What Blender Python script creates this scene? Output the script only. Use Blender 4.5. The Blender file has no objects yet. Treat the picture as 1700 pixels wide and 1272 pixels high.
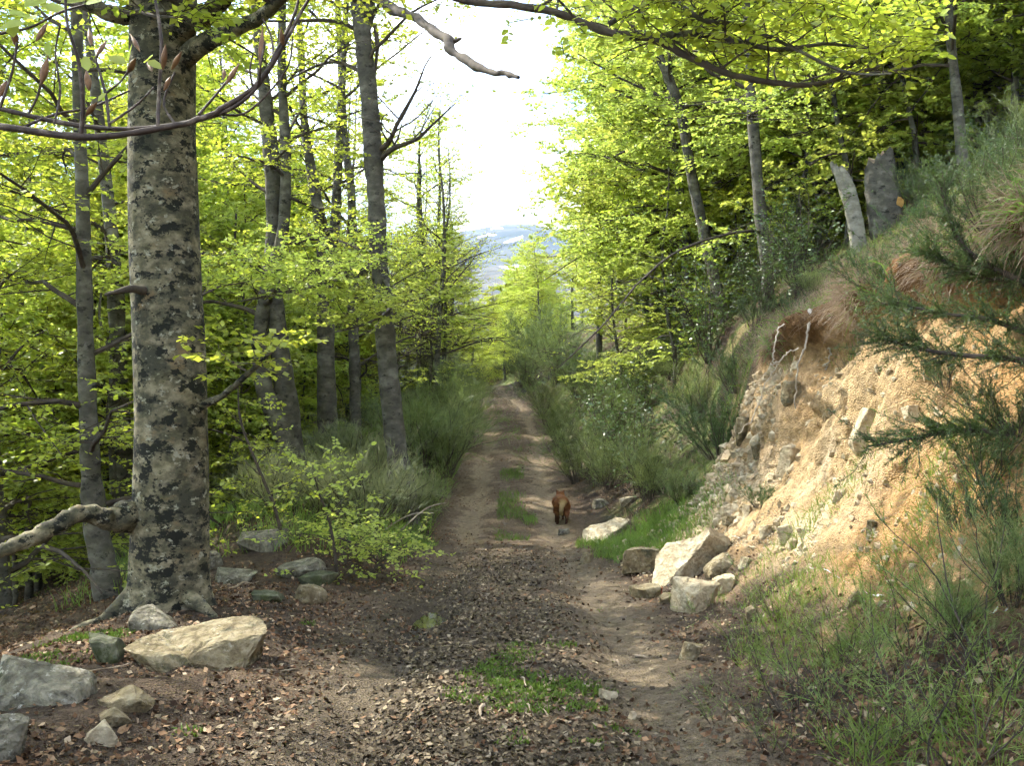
import bpy, bmesh, math, random
import numpy as np
from mathutils import Vector
from mathutils.bvhtree import BVHTree

R = math.radians
rng = np.random.default_rng(11)
random.seed(11)
sc = bpy.context.scene
COL = sc.collection

# ------------------------------------------------------------------ camera, sky, sun, exposure
F, CX, CY, CH = 1550.0, 850.0, 636.0, 1.5          # focal length and centre in photo pixels, eye height
cam_d = bpy.data.cameras.new('camera')
cam = bpy.data.objects.new('camera', cam_d); COL.objects.link(cam)
cam.location = (0, 0, CH); cam.rotation_euler = (R(90), 0, 0)
cam_d.sensor_width = 36; cam_d.lens = F / 1700 * 36
cam_d.clip_start = 0.05; cam_d.clip_end = 20000
sc.camera = cam

SUN = Vector((-0.60, 0.38, 0.70)).normalized()      # towards the sun
el, az = math.asin(SUN.z), math.atan2(SUN.x, SUN.y)
w = bpy.data.worlds.new('World'); sc.world = w; w.use_nodes = True
nt = w.node_tree; N = nt.nodes; L = nt.links; N.clear()
out = N.new('ShaderNodeOutputWorld'); bg = N.new('ShaderNodeBackground'); sky = N.new('ShaderNodeTexSky')
sky.sky_type = 'NISHITA'; sky.sun_disc = False; sky.sun_elevation = el; sky.sun_rotation = az
sky.air_density = 1.0; sky.dust_density = 0.4; sky.ozone_density = 1.5; sky.altitude = 1200
tc = N.new('ShaderNodeTexCoord'); mp = N.new('ShaderNodeMapping'); nz = N.new('ShaderNodeTexNoise'); rp = N.new('ShaderNodeValToRGB')
mp.inputs['Scale'].default_value = (1.0, 1.0, 2.6)
nz.inputs['Scale'].default_value = 3.2; nz.inputs['Detail'].default_value = 7; nz.inputs['Roughness'].default_value = 0.55
rp.color_ramp.elements[0].position = 0.42; rp.color_ramp.elements[1].position = 0.68; rp.color_ramp.elements[0].color = (0, 0, 0, 1)
mixc = N.new('ShaderNodeMix'); mixc.data_type = 'RGBA'
mixc.inputs['B'].default_value = (9.0, 9.2, 9.6, 1)
L.new(tc.outputs['Generated'], mp.inputs[0]); L.new(mp.outputs[0], nz.inputs['Vector']); L.new(nz.outputs['Fac'], rp.inputs[0])
L.new(rp.outputs[0], mixc.inputs['Factor']); L.new(sky.outputs[0], mixc.inputs['A'])
L.new(mixc.outputs['Result'], bg.inputs[0]); L.new(bg.outputs[0], out.inputs[0])
bg.inputs[1].default_value = 0.15
sl = bpy.data.lights.new('sun', 'SUN'); sl.energy = 3.2; sl.angle = R(0.5); sl.color = (1.0, 0.94, 0.82)
so = bpy.data.objects.new('sun', sl); COL.objects.link(so); so.rotation_euler = SUN.to_track_quat('Z', 'Y').to_euler()
vs = sc.view_settings; vs.view_transform = 'Standard'; vs.look = 'None'; vs.gamma = 1; vs.exposure = 2.25
sc.cycles.max_bounces = 8; sc.cycles.diffuse_bounces = 5; sc.cycles.glossy_bounces = 2; sc.cycles.transmission_bounces = 8; sc.cycles.use_adaptive_sampling = True; sc.cycles.adaptive_threshold = 0.05; sc.cycles.adaptive_min_samples = 10
sc.cycles.sample_clamp_indirect = 6; sc.cycles.use_denoising = True

# ------------------------------------------------------------------ helpers
def P(px, py, d):                                    # photo pixel at depth d -> point in the place
    return np.array([(px - CX) / F * d, d, CH - (py - CY) / F * d])

def smooth(a, b, x):
    t = np.clip((x - a) / (b - a), 0, 1); return t * t * (3 - 2 * t)

def _h(ix, iy, s):
    n = (ix.astype(np.int64) * 374761393 + iy.astype(np.int64) * 668265263 + s * 974711) & 0x7fffffff
    n = ((n ^ (n >> 13)) * 1274126177) & 0x7fffffff
    return ((n ^ (n >> 16)) & 0xffff) / 65535.0

def vnoise(x, y, s=0):
    x = np.asarray(x, float); y = np.asarray(y, float)
    ix = np.floor(x); iy = np.floor(y); fx = x - ix; fy = y - iy
    fx = fx * fx * (3 - 2 * fx); fy = fy * fy * (3 - 2 * fy)
    a = _h(ix, iy, s); b = _h(ix + 1, iy, s); c = _h(ix, iy + 1, s); d = _h(ix + 1, iy + 1, s)
    return (a * (1 - fx) + b * fx) * (1 - fy) + (c * (1 - fx) + d * fx) * fy - 0.5

def fbm(x, y, s=0, o=4):
    t = 0; a = 1.0; f = 1.0
    for k in range(o):
        t = t + a * vnoise(np.asarray(x) * f + 17.3 * k, np.asarray(y) * f - 9.1 * k, s + k); a *= 0.5; f *= 2.03
    return t

def nrm(v):
    return v / np.maximum(np.linalg.norm(v, axis=-1, keepdims=True), 1e-9)

class Geo:
    """collects quads and triangles with a material index and one random value per face"""
    def __init__(s): s.V = []; s.Q = []; s.T = []; s.qm = []; s.tm = []; s.qa = []; s.ta = []; s.n = 0
    def add(s, V, Q=None, T=None, mi=0, qa=None, ta=None):
        V = np.asarray(V, float).reshape(-1, 3); s.V.append(V)
        if Q is not None and len(Q):
            Q = np.asarray(Q); s.Q.append(Q + s.n); s.qm.append(np.full(len(Q), mi)); s.qa.append(np.zeros(len(Q)) if qa is None else qa)
        if T is not None and len(T):
            T = np.asarray(T); s.T.append(T + s.n); s.tm.append(np.full(len(T), mi)); s.ta.append(np.zeros(len(T)) if ta is None else ta)
        s.n += len(V)
    def mesh(s, name, mats, smoothed=True, origin=None):
        V = np.concatenate(s.V) if s.V else np.zeros((0, 3))
        if origin is not None: V = V - np.asarray(origin)
        Q = np.concatenate(s.Q) if s.Q else np.zeros((0, 4), int); T = np.concatenate(s.T) if s.T else np.zeros((0, 3), int)
        me = bpy.data.meshes.new(name); me.vertices.add(len(V)); me.vertices.foreach_set('co', V.ravel())
        nl = Q.size + T.size; me.loops.add(nl); me.loops.foreach_set('vertex_index', np.concatenate([Q.ravel(), T.ravel()]).astype(np.int32))
        npol = len(Q) + len(T); me.polygons.add(npol)
        st = np.concatenate([np.arange(len(Q)) * 4, Q.size + np.arange(len(T)) * 3]).astype(np.int32)
        me.polygons.foreach_set('loop_start', st)
        me.polygons.foreach_set('use_smooth', np.full(npol, smoothed))
        me.polygons.foreach_set('material_index', np.concatenate(s.qm + s.tm).astype(np.int32))
        at = me.attributes.new('var', 'FLOAT', 'FACE'); at.data.foreach_set('value', np.concatenate(s.qa + s.ta).astype(np.float32))
        me.update(calc_edges=True)
        for m in mats: me.materials.append(m)
        return me

def link(name, me, parent=None, loc=(0, 0, 0), rz=0, scale=1):
    o = bpy.data.objects.new(name, me); COL.objects.link(o); o.parent = parent; o.location = loc
    o.rotation_euler = (0, 0, rz)
    o.scale = (scale,) * 3 if np.isscalar(scale) else scale
    return o

def tag(o, label=None, cat=None, group=None, kind=None):
    if label: o['label'] = label
    if cat: o['category'] = cat
    if group: o['group'] = group
    if kind: o['kind'] = kind
    return o

def tubes(G, paths, radii, sides=5, mi=0, var=None):
    """paths (N,K,3), radii (N,K)"""
    paths = np.asarray(paths, float); radii = np.asarray(radii, float)
    n, k, _ = paths.shape
    if n == 0: return
    t = np.empty_like(paths); t[:, 1:-1] = paths[:, 2:] - paths[:, :-2]; t[:, 0] = paths[:, 1] - paths[:, 0]; t[:, -1] = paths[:, -1] - paths[:, -2]
    t = nrm(t); m = nrm(paths[:, -1] - paths[:, 0])
    ref = np.where(np.abs(m[:, 2:3]) > 0.75, np.array([[1.0, 0, 0]]), np.array([[0, 0, 1.0]]))[:, None, :]
    u = nrm(np.cross(t, np.broadcast_to(ref, t.shape))); v = np.cross(t, u)
    a = np.arange(sides) / sides * 2 * np.pi
    ring = paths[:, :, None, :] + radii[:, :, None, None] * (u[:, :, None, :] * np.cos(a)[None, None, :, None] + v[:, :, None, :] * np.sin(a)[None, None, :, None])
    idx = np.arange(n * k * sides).reshape(n, k, sides)
    a0 = idx[:, :-1, :]; a1 = np.roll(a0, -1, 2); b0 = idx[:, 1:, :]; b1 = np.roll(b0, -1, 2)
    Q = np.stack([a0, a1, b1, b0], -1).reshape(-1, 4)
    va = np.repeat(rng.random(n) if var is None else var, (k - 1) * sides)
    G.add(ring.reshape(-1, 3), Q, mi=mi, qa=va)

def grow(start, d, length, r0, r1, k=5, up=0.0, wig=0.15):
    start = np.asarray(start, float); d = nrm(np.asarray(d, float)); n = len(start)
    pts = np.empty((n, k + 1, 3)); pts[:, 0] = start; step = (np.asarray(length) / k)[:, None]
    for i in range(k):
        d = nrm(d + rng.normal(0, wig, (n, 3)) + np.array([0, 0, up]))
        pts[:, i + 1] = pts[:, i] + d * step
    s = np.linspace(0, 1, k + 1)[None, :]
    return pts, np.asarray(r0)[:, None] * (1 - s) + np.asarray(r1)[:, None] * s

def at(paths, i, t):
    k = paths.shape[1] - 1; f = np.clip(t, 0, 0.9999) * k; j = f.astype(int); f = (f - j)[:, None]
    p = paths[i, j] * (1 - f) + paths[i, j + 1] * f
    return p, nrm(paths[i, j + 1] - paths[i, j])

def spawn(paths, n, t0, t1, spread, vert=0.15, alt=True):
    """n children on each path: positions and directions lying mostly in the flat layer of a beech spray"""
    N_ = len(paths); i = np.repeat(np.arange(N_), n)
    t = np.tile(np.linspace(t0, t1, n), N_) + rng.uniform(-.5, .5, N_ * n) * (t1 - t0) / max(n, 1)
    p, tg = at(paths, i, np.clip(t, 0, 1))
    lat = np.cross(tg, np.array([0, 0, 1.0])) + rng.normal(0, 0.05, tg.shape); lat = nrm(lat)
    side = np.where(np.arange(N_ * n) % 2 == 0, 1.0, -1.0)[:, None]
    d = tg * (1 - spread) + lat * side * spread + rng.normal(0, vert, tg.shape) * np.array([0.5, 0.5, 1.0])
    return p, nrm(d), i, np.clip(t, 0, 1)

def leaves(G, tw, m, L_=0.075, W_=0.05, mi=1, tilt=0.5, six=False, t0=0.1):
    n = len(tw); i = np.repeat(np.arange(n), m)
    t = np.tile(np.linspace(t0, 1.0, m), n) + rng.uniform(-.04, .04, n * m)
    p, tg = at(tw, i, np.clip(t, 0, 1))
    lat = nrm(np.cross(tg, np.array([0, 0, 1.0])) + 1e-4)
    side = np.where(np.arange(n * m) % 2 == 0, 1.0, -1.0)[:, None]
    d = nrm(tg * 0.55 + lat * side * 0.8 + rng.normal(0, 0.28, tg.shape) + np.array([0, 0, -0.12]))
    up = nrm(np.array([0, 0, 1.0]) + rng.normal(0, tilt, tg.shape))
    w_ = nrm(np.cross(d, up)); s = rng.uniform(0.45, 1.2, (n * m, 1)); va = rng.random(n * m)
    blades(G, p, d, w_, L_ * s, W_ * s, va, mi, six)

def blades(G, p, d, w_, Ls, Ws, va, mi=0, six=False):
    n = len(p)
    if six:
        nn = np.cross(w_, d)
        V = np.stack([p, p + d * Ls * .3 + w_ * Ws * .46 + nn * Ws * .12, p + d * Ls * .68 + w_ * Ws * .40 + nn * Ws * .10, p + d * Ls, p + d * Ls * .68 - w_ * Ws * .40 + nn * Ws * .10, p + d * Ls * .3 - w_ * Ws * .46 + nn * Ws * .12], 1)
        b = np.arange(n)[:, None] * 6
        Q = np.concatenate([b + np.array([[0, 1, 2, 3]]), b + np.array([[0, 3, 4, 5]])]); va = np.concatenate([va, va])
    else:
        V = np.stack([p, p + d * Ls * .45 + w_ * Ws * .5, p + d * Ls, p + d * Ls * .45 - w_ * Ws * .5], 1)
        Q = np.arange(n * 4).reshape(n, 4)
    G.add(V.reshape(-1, 3), Q, mi=mi, qa=va)

# ------------------------------------------------------------------ materials
def newmat(name):
    m = bpy.data.materials.new(name); m.use_nodes = True; m.node_tree.nodes.clear()
    n = m.node_tree.nodes; l = m.node_tree.links; o = n.new('ShaderNodeOutputMaterial'); return m, n, l, o

def ramp(n, stops):
    r = n.new('ShaderNodeValToRGB'); e = r.color_ramp.elements
    while len(e) < len(stops): e.new(0.5)
    for x, (p, c) in zip(e, stops): x.position = p; x.color = (*c, 1)
    return r

def leaf_mat(name, dark, lite, trans, tfac=0.5, gloss=0.04, rough=0.45, objvar=0.2):
    m, n, l, o = newmat(name)
    a = n.new('ShaderNodeAttribute'); a.attribute_name = 'var'
    oi = n.new('ShaderNodeObjectInfo'); r = ramp(n, [(0, dark), (1, lite)]); r2 = ramp(n, [(0, [c * .8 for c in trans]), (1, trans)])
    l.new(a.outputs['Fac'], r.inputs[0]); l.new(a.outputs['Fac'], r2.inputs[0])
    mr = n.new('ShaderNodeMapRange'); mr.inputs['To Min'].default_value = 1 - objvar; mr.inputs['To Max'].default_value = 1.0
    l.new(oi.outputs['Random'], mr.inputs['Value'])
    mh = n.new('ShaderNodeMapRange'); mh.inputs['To Min'].default_value = .482; mh.inputs['To Max'].default_value = .508; mu = n.new('ShaderNodeMath'); mu.operation = 'FRACT'; mm = n.new('ShaderNodeMath'); mm.operation = 'MULTIPLY'; mm.inputs[1].default_value = 7.31; l.new(oi.outputs['Random'], mm.inputs[0]); l.new(mm.outputs[0], mu.inputs[0]); l.new(mu.outputs[0], mh.inputs['Value'])
    def hv(src):
        h = n.new('ShaderNodeHueSaturation'); l.new(src, h.inputs['Color']); l.new(mr.outputs[0], h.inputs['Value']); l.new(mh.outputs[0], h.inputs['Hue']); return h.outputs[0]
    d = n.new('ShaderNodeBsdfDiffuse'); t = n.new('ShaderNodeBsdfTranslucent'); mx = n.new('ShaderNodeMixShader'); mx.inputs[0].default_value = tfac
    l.new(hv(r.outputs[0]), d.inputs[0]); l.new(hv(r2.outputs[0]), t.inputs[0]); l.new(d.outputs[0], mx.inputs[1]); l.new(t.outputs[0], mx.inputs[2])
    g = n.new('ShaderNodeBsdfGlossy'); g.inputs['Roughness'].default_value = rough
    m2 = n.new('ShaderNodeMixShader'); m2.inputs[0].default_value = gloss
    l.new(mx.outputs[0], m2.inputs[1]); l.new(g.outputs[0], m2.inputs[2]); l.new(m2.outputs[0], o.inputs[0])
    return m

def noise_mat(name, stops, scale=4.0, stretch=(1, 1, 1), detail=8, rough=0.85, bump=0.4, bscale=30.0, spots=None, coord='Object', bdist=0.02, layers=()):
    """noise-ramped colour, optional dark or pale spots (colour, scale, lo, hi) and bump"""
    m, n, l, o = newmat(name); b = n.new('ShaderNodeBsdfPrincipled'); b.inputs['Roughness'].default_value = rough
    b.inputs['Specular IOR Level'].default_value = 0.25
    t = n.new('ShaderNodeTexCoord'); mp = n.new('ShaderNodeMapping'); mp.inputs['Scale'].default_value = stretch
    l.new(t.outputs[coord], mp.inputs[0])
    nz = n.new('ShaderNodeTexNoise'); nz.inputs['Scale'].default_value = scale; nz.inputs['Detail'].default_value = detail; nz.inputs['Roughness'].default_value = 0.62
    l.new(mp.outputs[0], nz.inputs['Vector']); r = ramp(n, stops); l.new(nz.outputs['Fac'], r.inputs[0]); c = r.outputs[0]
    for q, (col, s2, lo, hi) in enumerate(([spots] if spots else []) + list(layers)):
        z = n.new('ShaderNodeTexNoise'); z.inputs['Scale'].default_value = s2; z.inputs['Detail'].default_value = 9; z.inputs['Roughness'].default_value = 0.68
        mp2 = n.new('ShaderNodeMapping'); mp2.inputs['Location'].default_value = (3.7 * q + 1, 5.1, 2.3 * q); mp2.inputs['Scale'].default_value = stretch
        l.new(t.outputs[coord], mp2.inputs[0]); l.new(mp2.outputs[0], z.inputs['Vector'])
        rr = ramp(n, [(lo, (0, 0, 0)), (hi, (1, 1, 1))]); l.new(z.outputs['Fac'], rr.inputs[0])
        mx = n.new('ShaderNodeMix'); mx.data_type = 'RGBA'; l.new(rr.outputs[0], mx.inputs['Factor']); l.new(c, mx.inputs['A']); mx.inputs['B'].default_value = (*col, 1); c = mx.outputs['Result']
    l.new(c, b.inputs['Base Color'])
    if bump:
        z = n.new('ShaderNodeTexNoise'); z.inputs['Scale'].default_value = bscale; z.inputs['Detail'].default_value = 6; l.new(mp.outputs[0], z.inputs['Vector'])
        bp = n.new('ShaderNodeBump'); bp.inputs['Strength'].default_value = bump; bp.inputs['Distance'].default_value = bdist
        l.new(z.outputs['Fac'], bp.inputs['Height']); l.new(bp.outputs[0], b.inputs['Normal'])
    l.new(b.outputs[0], o.inputs[0]); return m

M = {}
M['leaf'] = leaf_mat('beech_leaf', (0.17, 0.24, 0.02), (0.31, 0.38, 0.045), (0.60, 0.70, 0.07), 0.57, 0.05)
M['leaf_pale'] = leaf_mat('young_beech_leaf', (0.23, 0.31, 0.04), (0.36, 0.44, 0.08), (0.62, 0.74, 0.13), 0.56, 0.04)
M['leaf_deep'] = leaf_mat('deep_green_beech_leaf', (0.14, 0.22, 0.018), (0.26, 0.34, 0.035), (0.52, 0.64, 0.06), 0.56, 0.05)  # beech leaf in a slightly deeper green
M['holly'] = leaf_mat('holly_leaf', (0.04, 0.085, 0.025), (0.09, 0.15, 0.035), (0.16, 0.28, 0.04), 0.22, 0.07, 0.38)
M['broom'] = leaf_mat('broom_stem', (0.085, 0.13, 0.04), (0.20, 0.255, 0.09), (0.26, 0.34, 0.10), 0.35, 0.03)
M['broom_grey'] = leaf_mat('grey_broom_stem', (0.13, 0.16, 0.07), (0.27, 0.30, 0.15), (0.28, 0.33, 0.13), 0.35, 0.03)
M['broom_green'] = leaf_mat('fresh_broom_stem', (0.10, 0.17, 0.04), (0.23, 0.32, 0.085), (0.30, 0.42, 0.10), 0.38, 0.03)
M['heath'] = leaf_mat('heath_needle', (0.028, 0.06, 0.018), (0.07, 0.12, 0.035), (0.12, 0.19, 0.04), 0.3, 0.04)
M['grass'] = leaf_mat('grass_blade', (0.07, 0.14, 0.02), (0.16, 0.26, 0.04), (0.22, 0.36, 0.05), 0.4, 0.04)
M['dry_grass'] = leaf_mat('dry_grass_blade', (0.17, 0.12, 0.075), (0.38, 0.30, 0.20), (0.34, 0.26, 0.16), 0.35, 0.03)
M['moss'] = leaf_mat('moss', (0.06, 0.10, 0.015), (0.14, 0.20, 0.03), (0.14, 0.22, 0.03), 0.3, 0.02)

def litter_mat(name, stops):
    m, n, l, o = newmat(name); a = n.new('ShaderNodeAttribute'); a.attribute_name = 'var'; r = ramp(n, stops); l.new(a.outputs['Fac'], r.inputs[0])
    b = n.new('ShaderNodeBsdfPrincipled'); b.inputs['Roughness'].default_value = 0.75; b.inputs['Specular IOR Level'].default_value = 0.15
    l.new(r.outputs[0], b.inputs['Base Color']); l.new(b.outputs[0], o.inputs[0]); return m
M['litter'] = litter_mat('dead_beech_leaf', [(0, (0.045, 0.026, 0.015)), (0.35, (0.125, 0.066, 0.034)), (0.68, (0.22, 0.125, 0.066)), (0.93, (0.33, 0.225, 0.135)), (1, (0.44, 0.35, 0.24))])
M['wet_litter'] = litter_mat('wet_dead_leaf', [(0, (0.035, 0.026, 0.015)), (0.5, (0.105, 0.08, 0.048)), (0.85, (0.20, 0.158, 0.10)), (1, (0.34, 0.275, 0.185))])
M['bark_big'] = noise_mat('mottled_beech_bark', [(0.34, (0.06, 0.056, 0.034)), (0.46, (0.13, 0.118, 0.07)), (0.56, (0.23, 0.20, 0.125)), (0.68, (0.34, 0.30, 0.20))], 6.5, (1, 1, 1.5), 10, 0.9, 0.5, 26,
                          spots=((0.055, 0.055, 0.036), 3.0, 0.47, 0.60), layers=[((0.22, 0.155, 0.075), 2.1, 0.57, 0.68), ((0.016, 0.017, 0.012), 6.0, 0.525, 0.56), ((0.32, 0.31, 0.23), 9.0, 0.585, 0.63), ((0.02, 0.022, 0.014), 17, 0.60, 0.64)], bdist=0.015)
M['bark'] = noise_mat('grey_beech_bark', [(0.3, (0.05, 0.046, 0.036)), (0.5, (0.105, 0.098, 0.078)), (0.7, (0.22, 0.21, 0.165))], 3.5, (1, 1, 1.6), 8, 0.9, 0.4, 22,
                      spots=((0.028, 0.028, 0.02), 5.5, 0.56, 0.64))
M['bark_pale'] = noise_mat('pale_bark', [(0.3, (0.13, 0.12, 0.09)), (0.5, (0.24, 0.225, 0.175)), (0.7, (0.38, 0.36, 0.29))], 5, (1, 1, 1.6), 8, 0.9, 0.4, 22, spots=((0.06, 0.06, 0.045), 6, 0.58, 0.66))
M['twig'] = noise_mat('twig_bark', [(0.3, (0.035, 0.028, 0.022)), (0.7, (0.10, 0.08, 0.06))], 8, bump=0)
M['twig_red'] = noise_mat('bud_twig_bark', [(0.35, (0.022, 0.015, 0.011)), (0.55, (0.055, 0.038, 0.028)), (0.70, (0.20, 0.165, 0.13))], 40, bump=0, rough=0.6)
M['bud'] = noise_mat('bud_scale', [(0.3, (0.07, 0.032, 0.014)), (0.7, (0.20, 0.105, 0.042))], 60, bump=0, rough=0.5)
M['deadwood'] = noise_mat('dead_wood', [(0.3, (0.12, 0.08, 0.05)), (0.6, (0.30, 0.24, 0.17)), (0.8, (0.48, 0.42, 0.33))], 9, (1, 1, .4), bump=0.3)
M['cutwood'] = noise_mat('rotten_cut_wood', [(0.35, (0.30, 0.15, 0.04)), (0.65, (0.55, 0.33, 0.10))], 12)
M['root'] = noise_mat('bleached_root', [(0.3, (0.28, 0.23, 0.17)), (0.7, (0.55, 0.50, 0.42))], 14, bump=0.2)
M['rock_grey'] = noise_mat('lichened_grey_rock', [(0.33, (0.075, 0.066, 0.045)), (0.5, (0.18, 0.165, 0.12)), (0.66, (0.35, 0.32, 0.24))], 9, detail=12, bump=1.0, bscale=22,
                           spots=((0.05, 0.055, 0.03), 3.2, 0.54, 0.62), layers=[((0.42, 0.40, 0.33), 13, 0.58, 0.64)], bdist=0.05)
M['rock_ochre'] = noise_mat('ochre_sandstone', [(0.33, (0.12, 0.09, 0.045)), (0.5, (0.23, 0.185, 0.105)), (0.66, (0.36, 0.31, 0.20))], 8, detail=12, bump=1.0, bscale=20,
                            spots=((0.085, 0.08, 0.045), 4.0, 0.52, 0.62), layers=[((0.40, 0.36, 0.26), 11, 0.60, 0.66)], bdist=0.05)
M['rock_pale'] = noise_mat('pale_limestone', [(0.33, (0.30, 0.235, 0.14)), (0.5, (0.46, 0.385, 0.25)), (0.68, (0.62, 0.55, 0.39))], 9, detail=12, bump=0.9, bscale=24, bdist=0.04,
                           spots=((0.30, 0.20, 0.09), 3.0, 0.58, 0.72))
M['rock_moss'] = noise_mat('mossy_rock', [(0.35, (0.03, 0.035, 0.018)), (0.5, (0.08, 0.085, 0.05)), (0.68, (0.22, 0.21, 0.15))], 6, detail=10, bump=0.6, bscale=18, spots=((0.045, 0.055, 0.018), 3.5, 0.52, 0.62), bdist=0.03)
M['clod'] = noise_mat('earth_clod', [(0.3, (0.36, 0.26, 0.14)), (0.7, (0.54, 0.43, 0.28))], 9, bump=0.4, bscale=30)
M['brick'] = noise_mat('fired_clay', [(0.3, (0.22, 0.06, 0.03)), (0.7, (0.36, 0.12, 0.06))], 20)

def tone(m, f):                                       # the whole stone, bark or litter a shade deeper
    for nd in m.node_tree.nodes:
        if nd.type == 'VALTORGB' and any(max(e.color[:3]) - min(e.color[:3]) > .004 for e in nd.color_ramp.elements):
            for e in nd.color_ramp.elements: e.color = tuple(c * f for c in e.color[:3]) + (1,)
        if nd.type == 'MIX' and nd.data_type == 'RGBA' and not nd.inputs['B'].is_linked: nd.inputs['B'].default_value = tuple(c * f for c in nd.inputs['B'].default_value[:3]) + (1,)
for k_, f in (('rock_grey', .72), ('rock_ochre', .75), ('rock_pale', .72), ('rock_moss', .8), ('clod', .70), ('bark', .78), ('bark_big', .76), ('bark_pale', .85), ('litter', .74), ('wet_litter', .78), ('dry_grass', .8), ('twig', .9), ('root', .75)): tone(M[k_], f)

# ------------------------------------------------------------------ the lie of the land
def xc(y):
    y = np.asarray(y, float); return -1.9 * smooth(36, 68, y) - 6 * smooth(66, 100, y)
_zy = np.array([-40, 0, 15.5, 17.5, 19.5, 63, 67, 90, 480, 900, 6000.]); _zz = np.array([3.2, 0, -1.24, -1.36, -1.32, 1.30, 1.35, -1.0, -62, -75, -75.])
def zt(y):
    y = np.asarray(y, float)
    return (np.interp(y - .8, _zy, _zz) + np.interp(y, _zy, _zz) + np.interp(y + .8, _zy, _zz)) / 3
def prof(u, pts): return np.interp(u, [p[0] for p in pts], [p[1] for p in pts])
S_SCARP = [(1.5, 0), (2.15, .16), (2.7, .62), (3.2, 1.25), (3.5, 1.95), (3.72, 2.75), (3.95, 3.30), (4.5, 3.72), (6, 4.8), (9, 7.1), (30, 22), (100, 58), (400, 160), (4000, 160)]
S_SLOPE = [(1.5, 0), (2.0, .18), (2.8, .8), (5, 2.45), (9, 5.4), (30, 20), (100, 56), (400, 160), (4000, 160)]
S_NEAR = [(-4000, -160), (-300, -110), (-60, -24), (-20, -4.8), (-8.5, -1.15), (-5, -.42), (-4.2, -.16), (-3.4, .10), (-2.4, .12), (-1.5, 0)]
S_FAR = [(-4000, -160), (-300, -110), (-60, -25), (-20, -5.6), (-9, -1.3), (-5.2, .15), (-4.2, .65), (-3, .78), (-2.2, .42), (-1.5, 0)]
def terrain(x, y):
    x = np.asarray(x, float); y = np.asarray(y, float); u = x - xc(y); z = zt(y)
    up_ = smooth(3.6, 5.5, u); wr = smooth(0, 1, (y + 0.7 * vnoise(y * .0 + 3, u * 1.2, 5) - 13.6 - 6.5 * up_) / (3.4 + 10 * up_)); right = prof(u, S_SCARP) * (1 - wr) + prof(u, S_SLOPE) * wr
    wl = smooth(10.5, 15, y); left = prof(u, S_NEAR) * (1 - wl) + prof(u, S_FAR) * wl
    h = np.where(u > 1.5, right, np.where(u < -1.5, left, 0.0))
    off = smooth(1.3, 2.2, np.abs(u)); tr = 1 - smooth(1.2, 1.7, np.abs(u))
    rut = -0.17 * np.exp(-((x + .81) / .26) ** 2 - ((y - 9.45) / .34) ** 2) - 0.07 * np.exp(-((np.abs(u) - .85) / .24) ** 2) - 0.07 * np.exp(-((u + .85) / .3) ** 2 - ((y - 9.4) / 1.6) ** 2)
    n = tr * (rut + 0.035 * fbm(x * 2.1, y * 2.1, 3, 5)) + off * (0.10 * fbm(x * .9, y * .9, 7, 5) + 0.05 * fbm(x * 4, y * 4, 9, 3)) + 0.02 * vnoise(x * 9, y * 9, 2)
    big = smooth(8, 60, np.abs(u)) * 2.5 * fbm(x * .05, y * .05, 21, 4)
    return z + h + n + big * smooth(5, 60, np.abs(u))

def lines(segs):
    out_ = [segs[0][0]]
    for a, b, step in segs:
        x = a
        while x < b - 1e-6:
            s = step(x) if callable(step) else step; x = min(x + s, b); out_.append(x)
    return np.array(out_)
xs = lines([(-3000, -60, lambda x: max(6, -x * .16)), (-60, -5.5, lambda x: max(.18, (-x - 5) * .09 + .1)), (-5.5, -2, .11), (-2, 2.2, .07), (2.2, 4.5, .03), (4.5, 9, .12), (9, 60, lambda x: max(.18, (x - 7) * .09)), (60, 3000, lambda x: max(6, x * .16))])
ys = lines([(-30, 2.5, 1.2), (2.5, 5, .1), (5, 14.5, .065), (14.5, 70, lambda y: .012 * y - .1), (70, 5000, lambda y: .07 * y)])
X, Y = np.meshgrid(xs, ys); Z = terrain(X, Y)
# earth cut: shift the face sideways so that it has ledges, runnels and an overhanging lip
Uu = X - xc(Y); hh = Z - zt(Y)
face = smooth(2.3, 2.9, Uu) * (1 - smooth(4.1, 4.5, Uu)) * smooth(4.4, 5.6, Y) * (1 - smooth(13.6, 15.4, Y))
steep = face * smooth(.7, 1.5, hh)
X = X + steep * (0.34 * fbm(Y * .9, hh * .7, 31, 3) + 0.16 * fbm(Y * 3.1 + hh * .8, hh * 1.6, 33, 4) + 0.05 * fbm(Y * 9, hh * 9, 35, 3)) - face * (1 - smooth(12.2, 13.6, Y)) * 0.30 * np.exp(-((hh - 3.25) / .24) ** 2) * (0.6 + 1.2 * (vnoise(Y * 1.3, Y * 0, 41) + .3)) + face * 0.22 * np.exp(-((hh - 2.75) / .3) ** 2)
Z = Z + face * (0.05 * fbm(X * 3, Y * 3, 37, 3)); X = X + steep * (0.16 * (np.abs(fbm(Y * 2.6 + hh * .35, hh * .5, 39, 3)) - .15) + 0.08 * fbm(Y * .5, hh * 3.6 + Y * .25, 43, 3) * smooth(1.0, 1.8, hh))
GV = np.stack([X, Y, Z], -1).reshape(-1, 3); ny, nx = X.shape
gi = np.arange(ny * nx).reshape(ny, nx)
GQ = np.stack([gi[:-1, :-1], gi[:-1, 1:], gi[1:, 1:], gi[1:, :-1]], -1).reshape(-1, 4)
fc = GV[GQ].mean(1); fu = fc[:, 0] - xc(fc[:, 1])
fa = np.linalg.norm(np.cross(GV[GQ[:, 2]] - GV[GQ[:, 0]], GV[GQ[:, 3]] - GV[GQ[:, 1]]), axis=1) / 2
ffx = face[:-1, :-1].ravel(); fh = (hh[:-1, :-1]).ravel()

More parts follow.
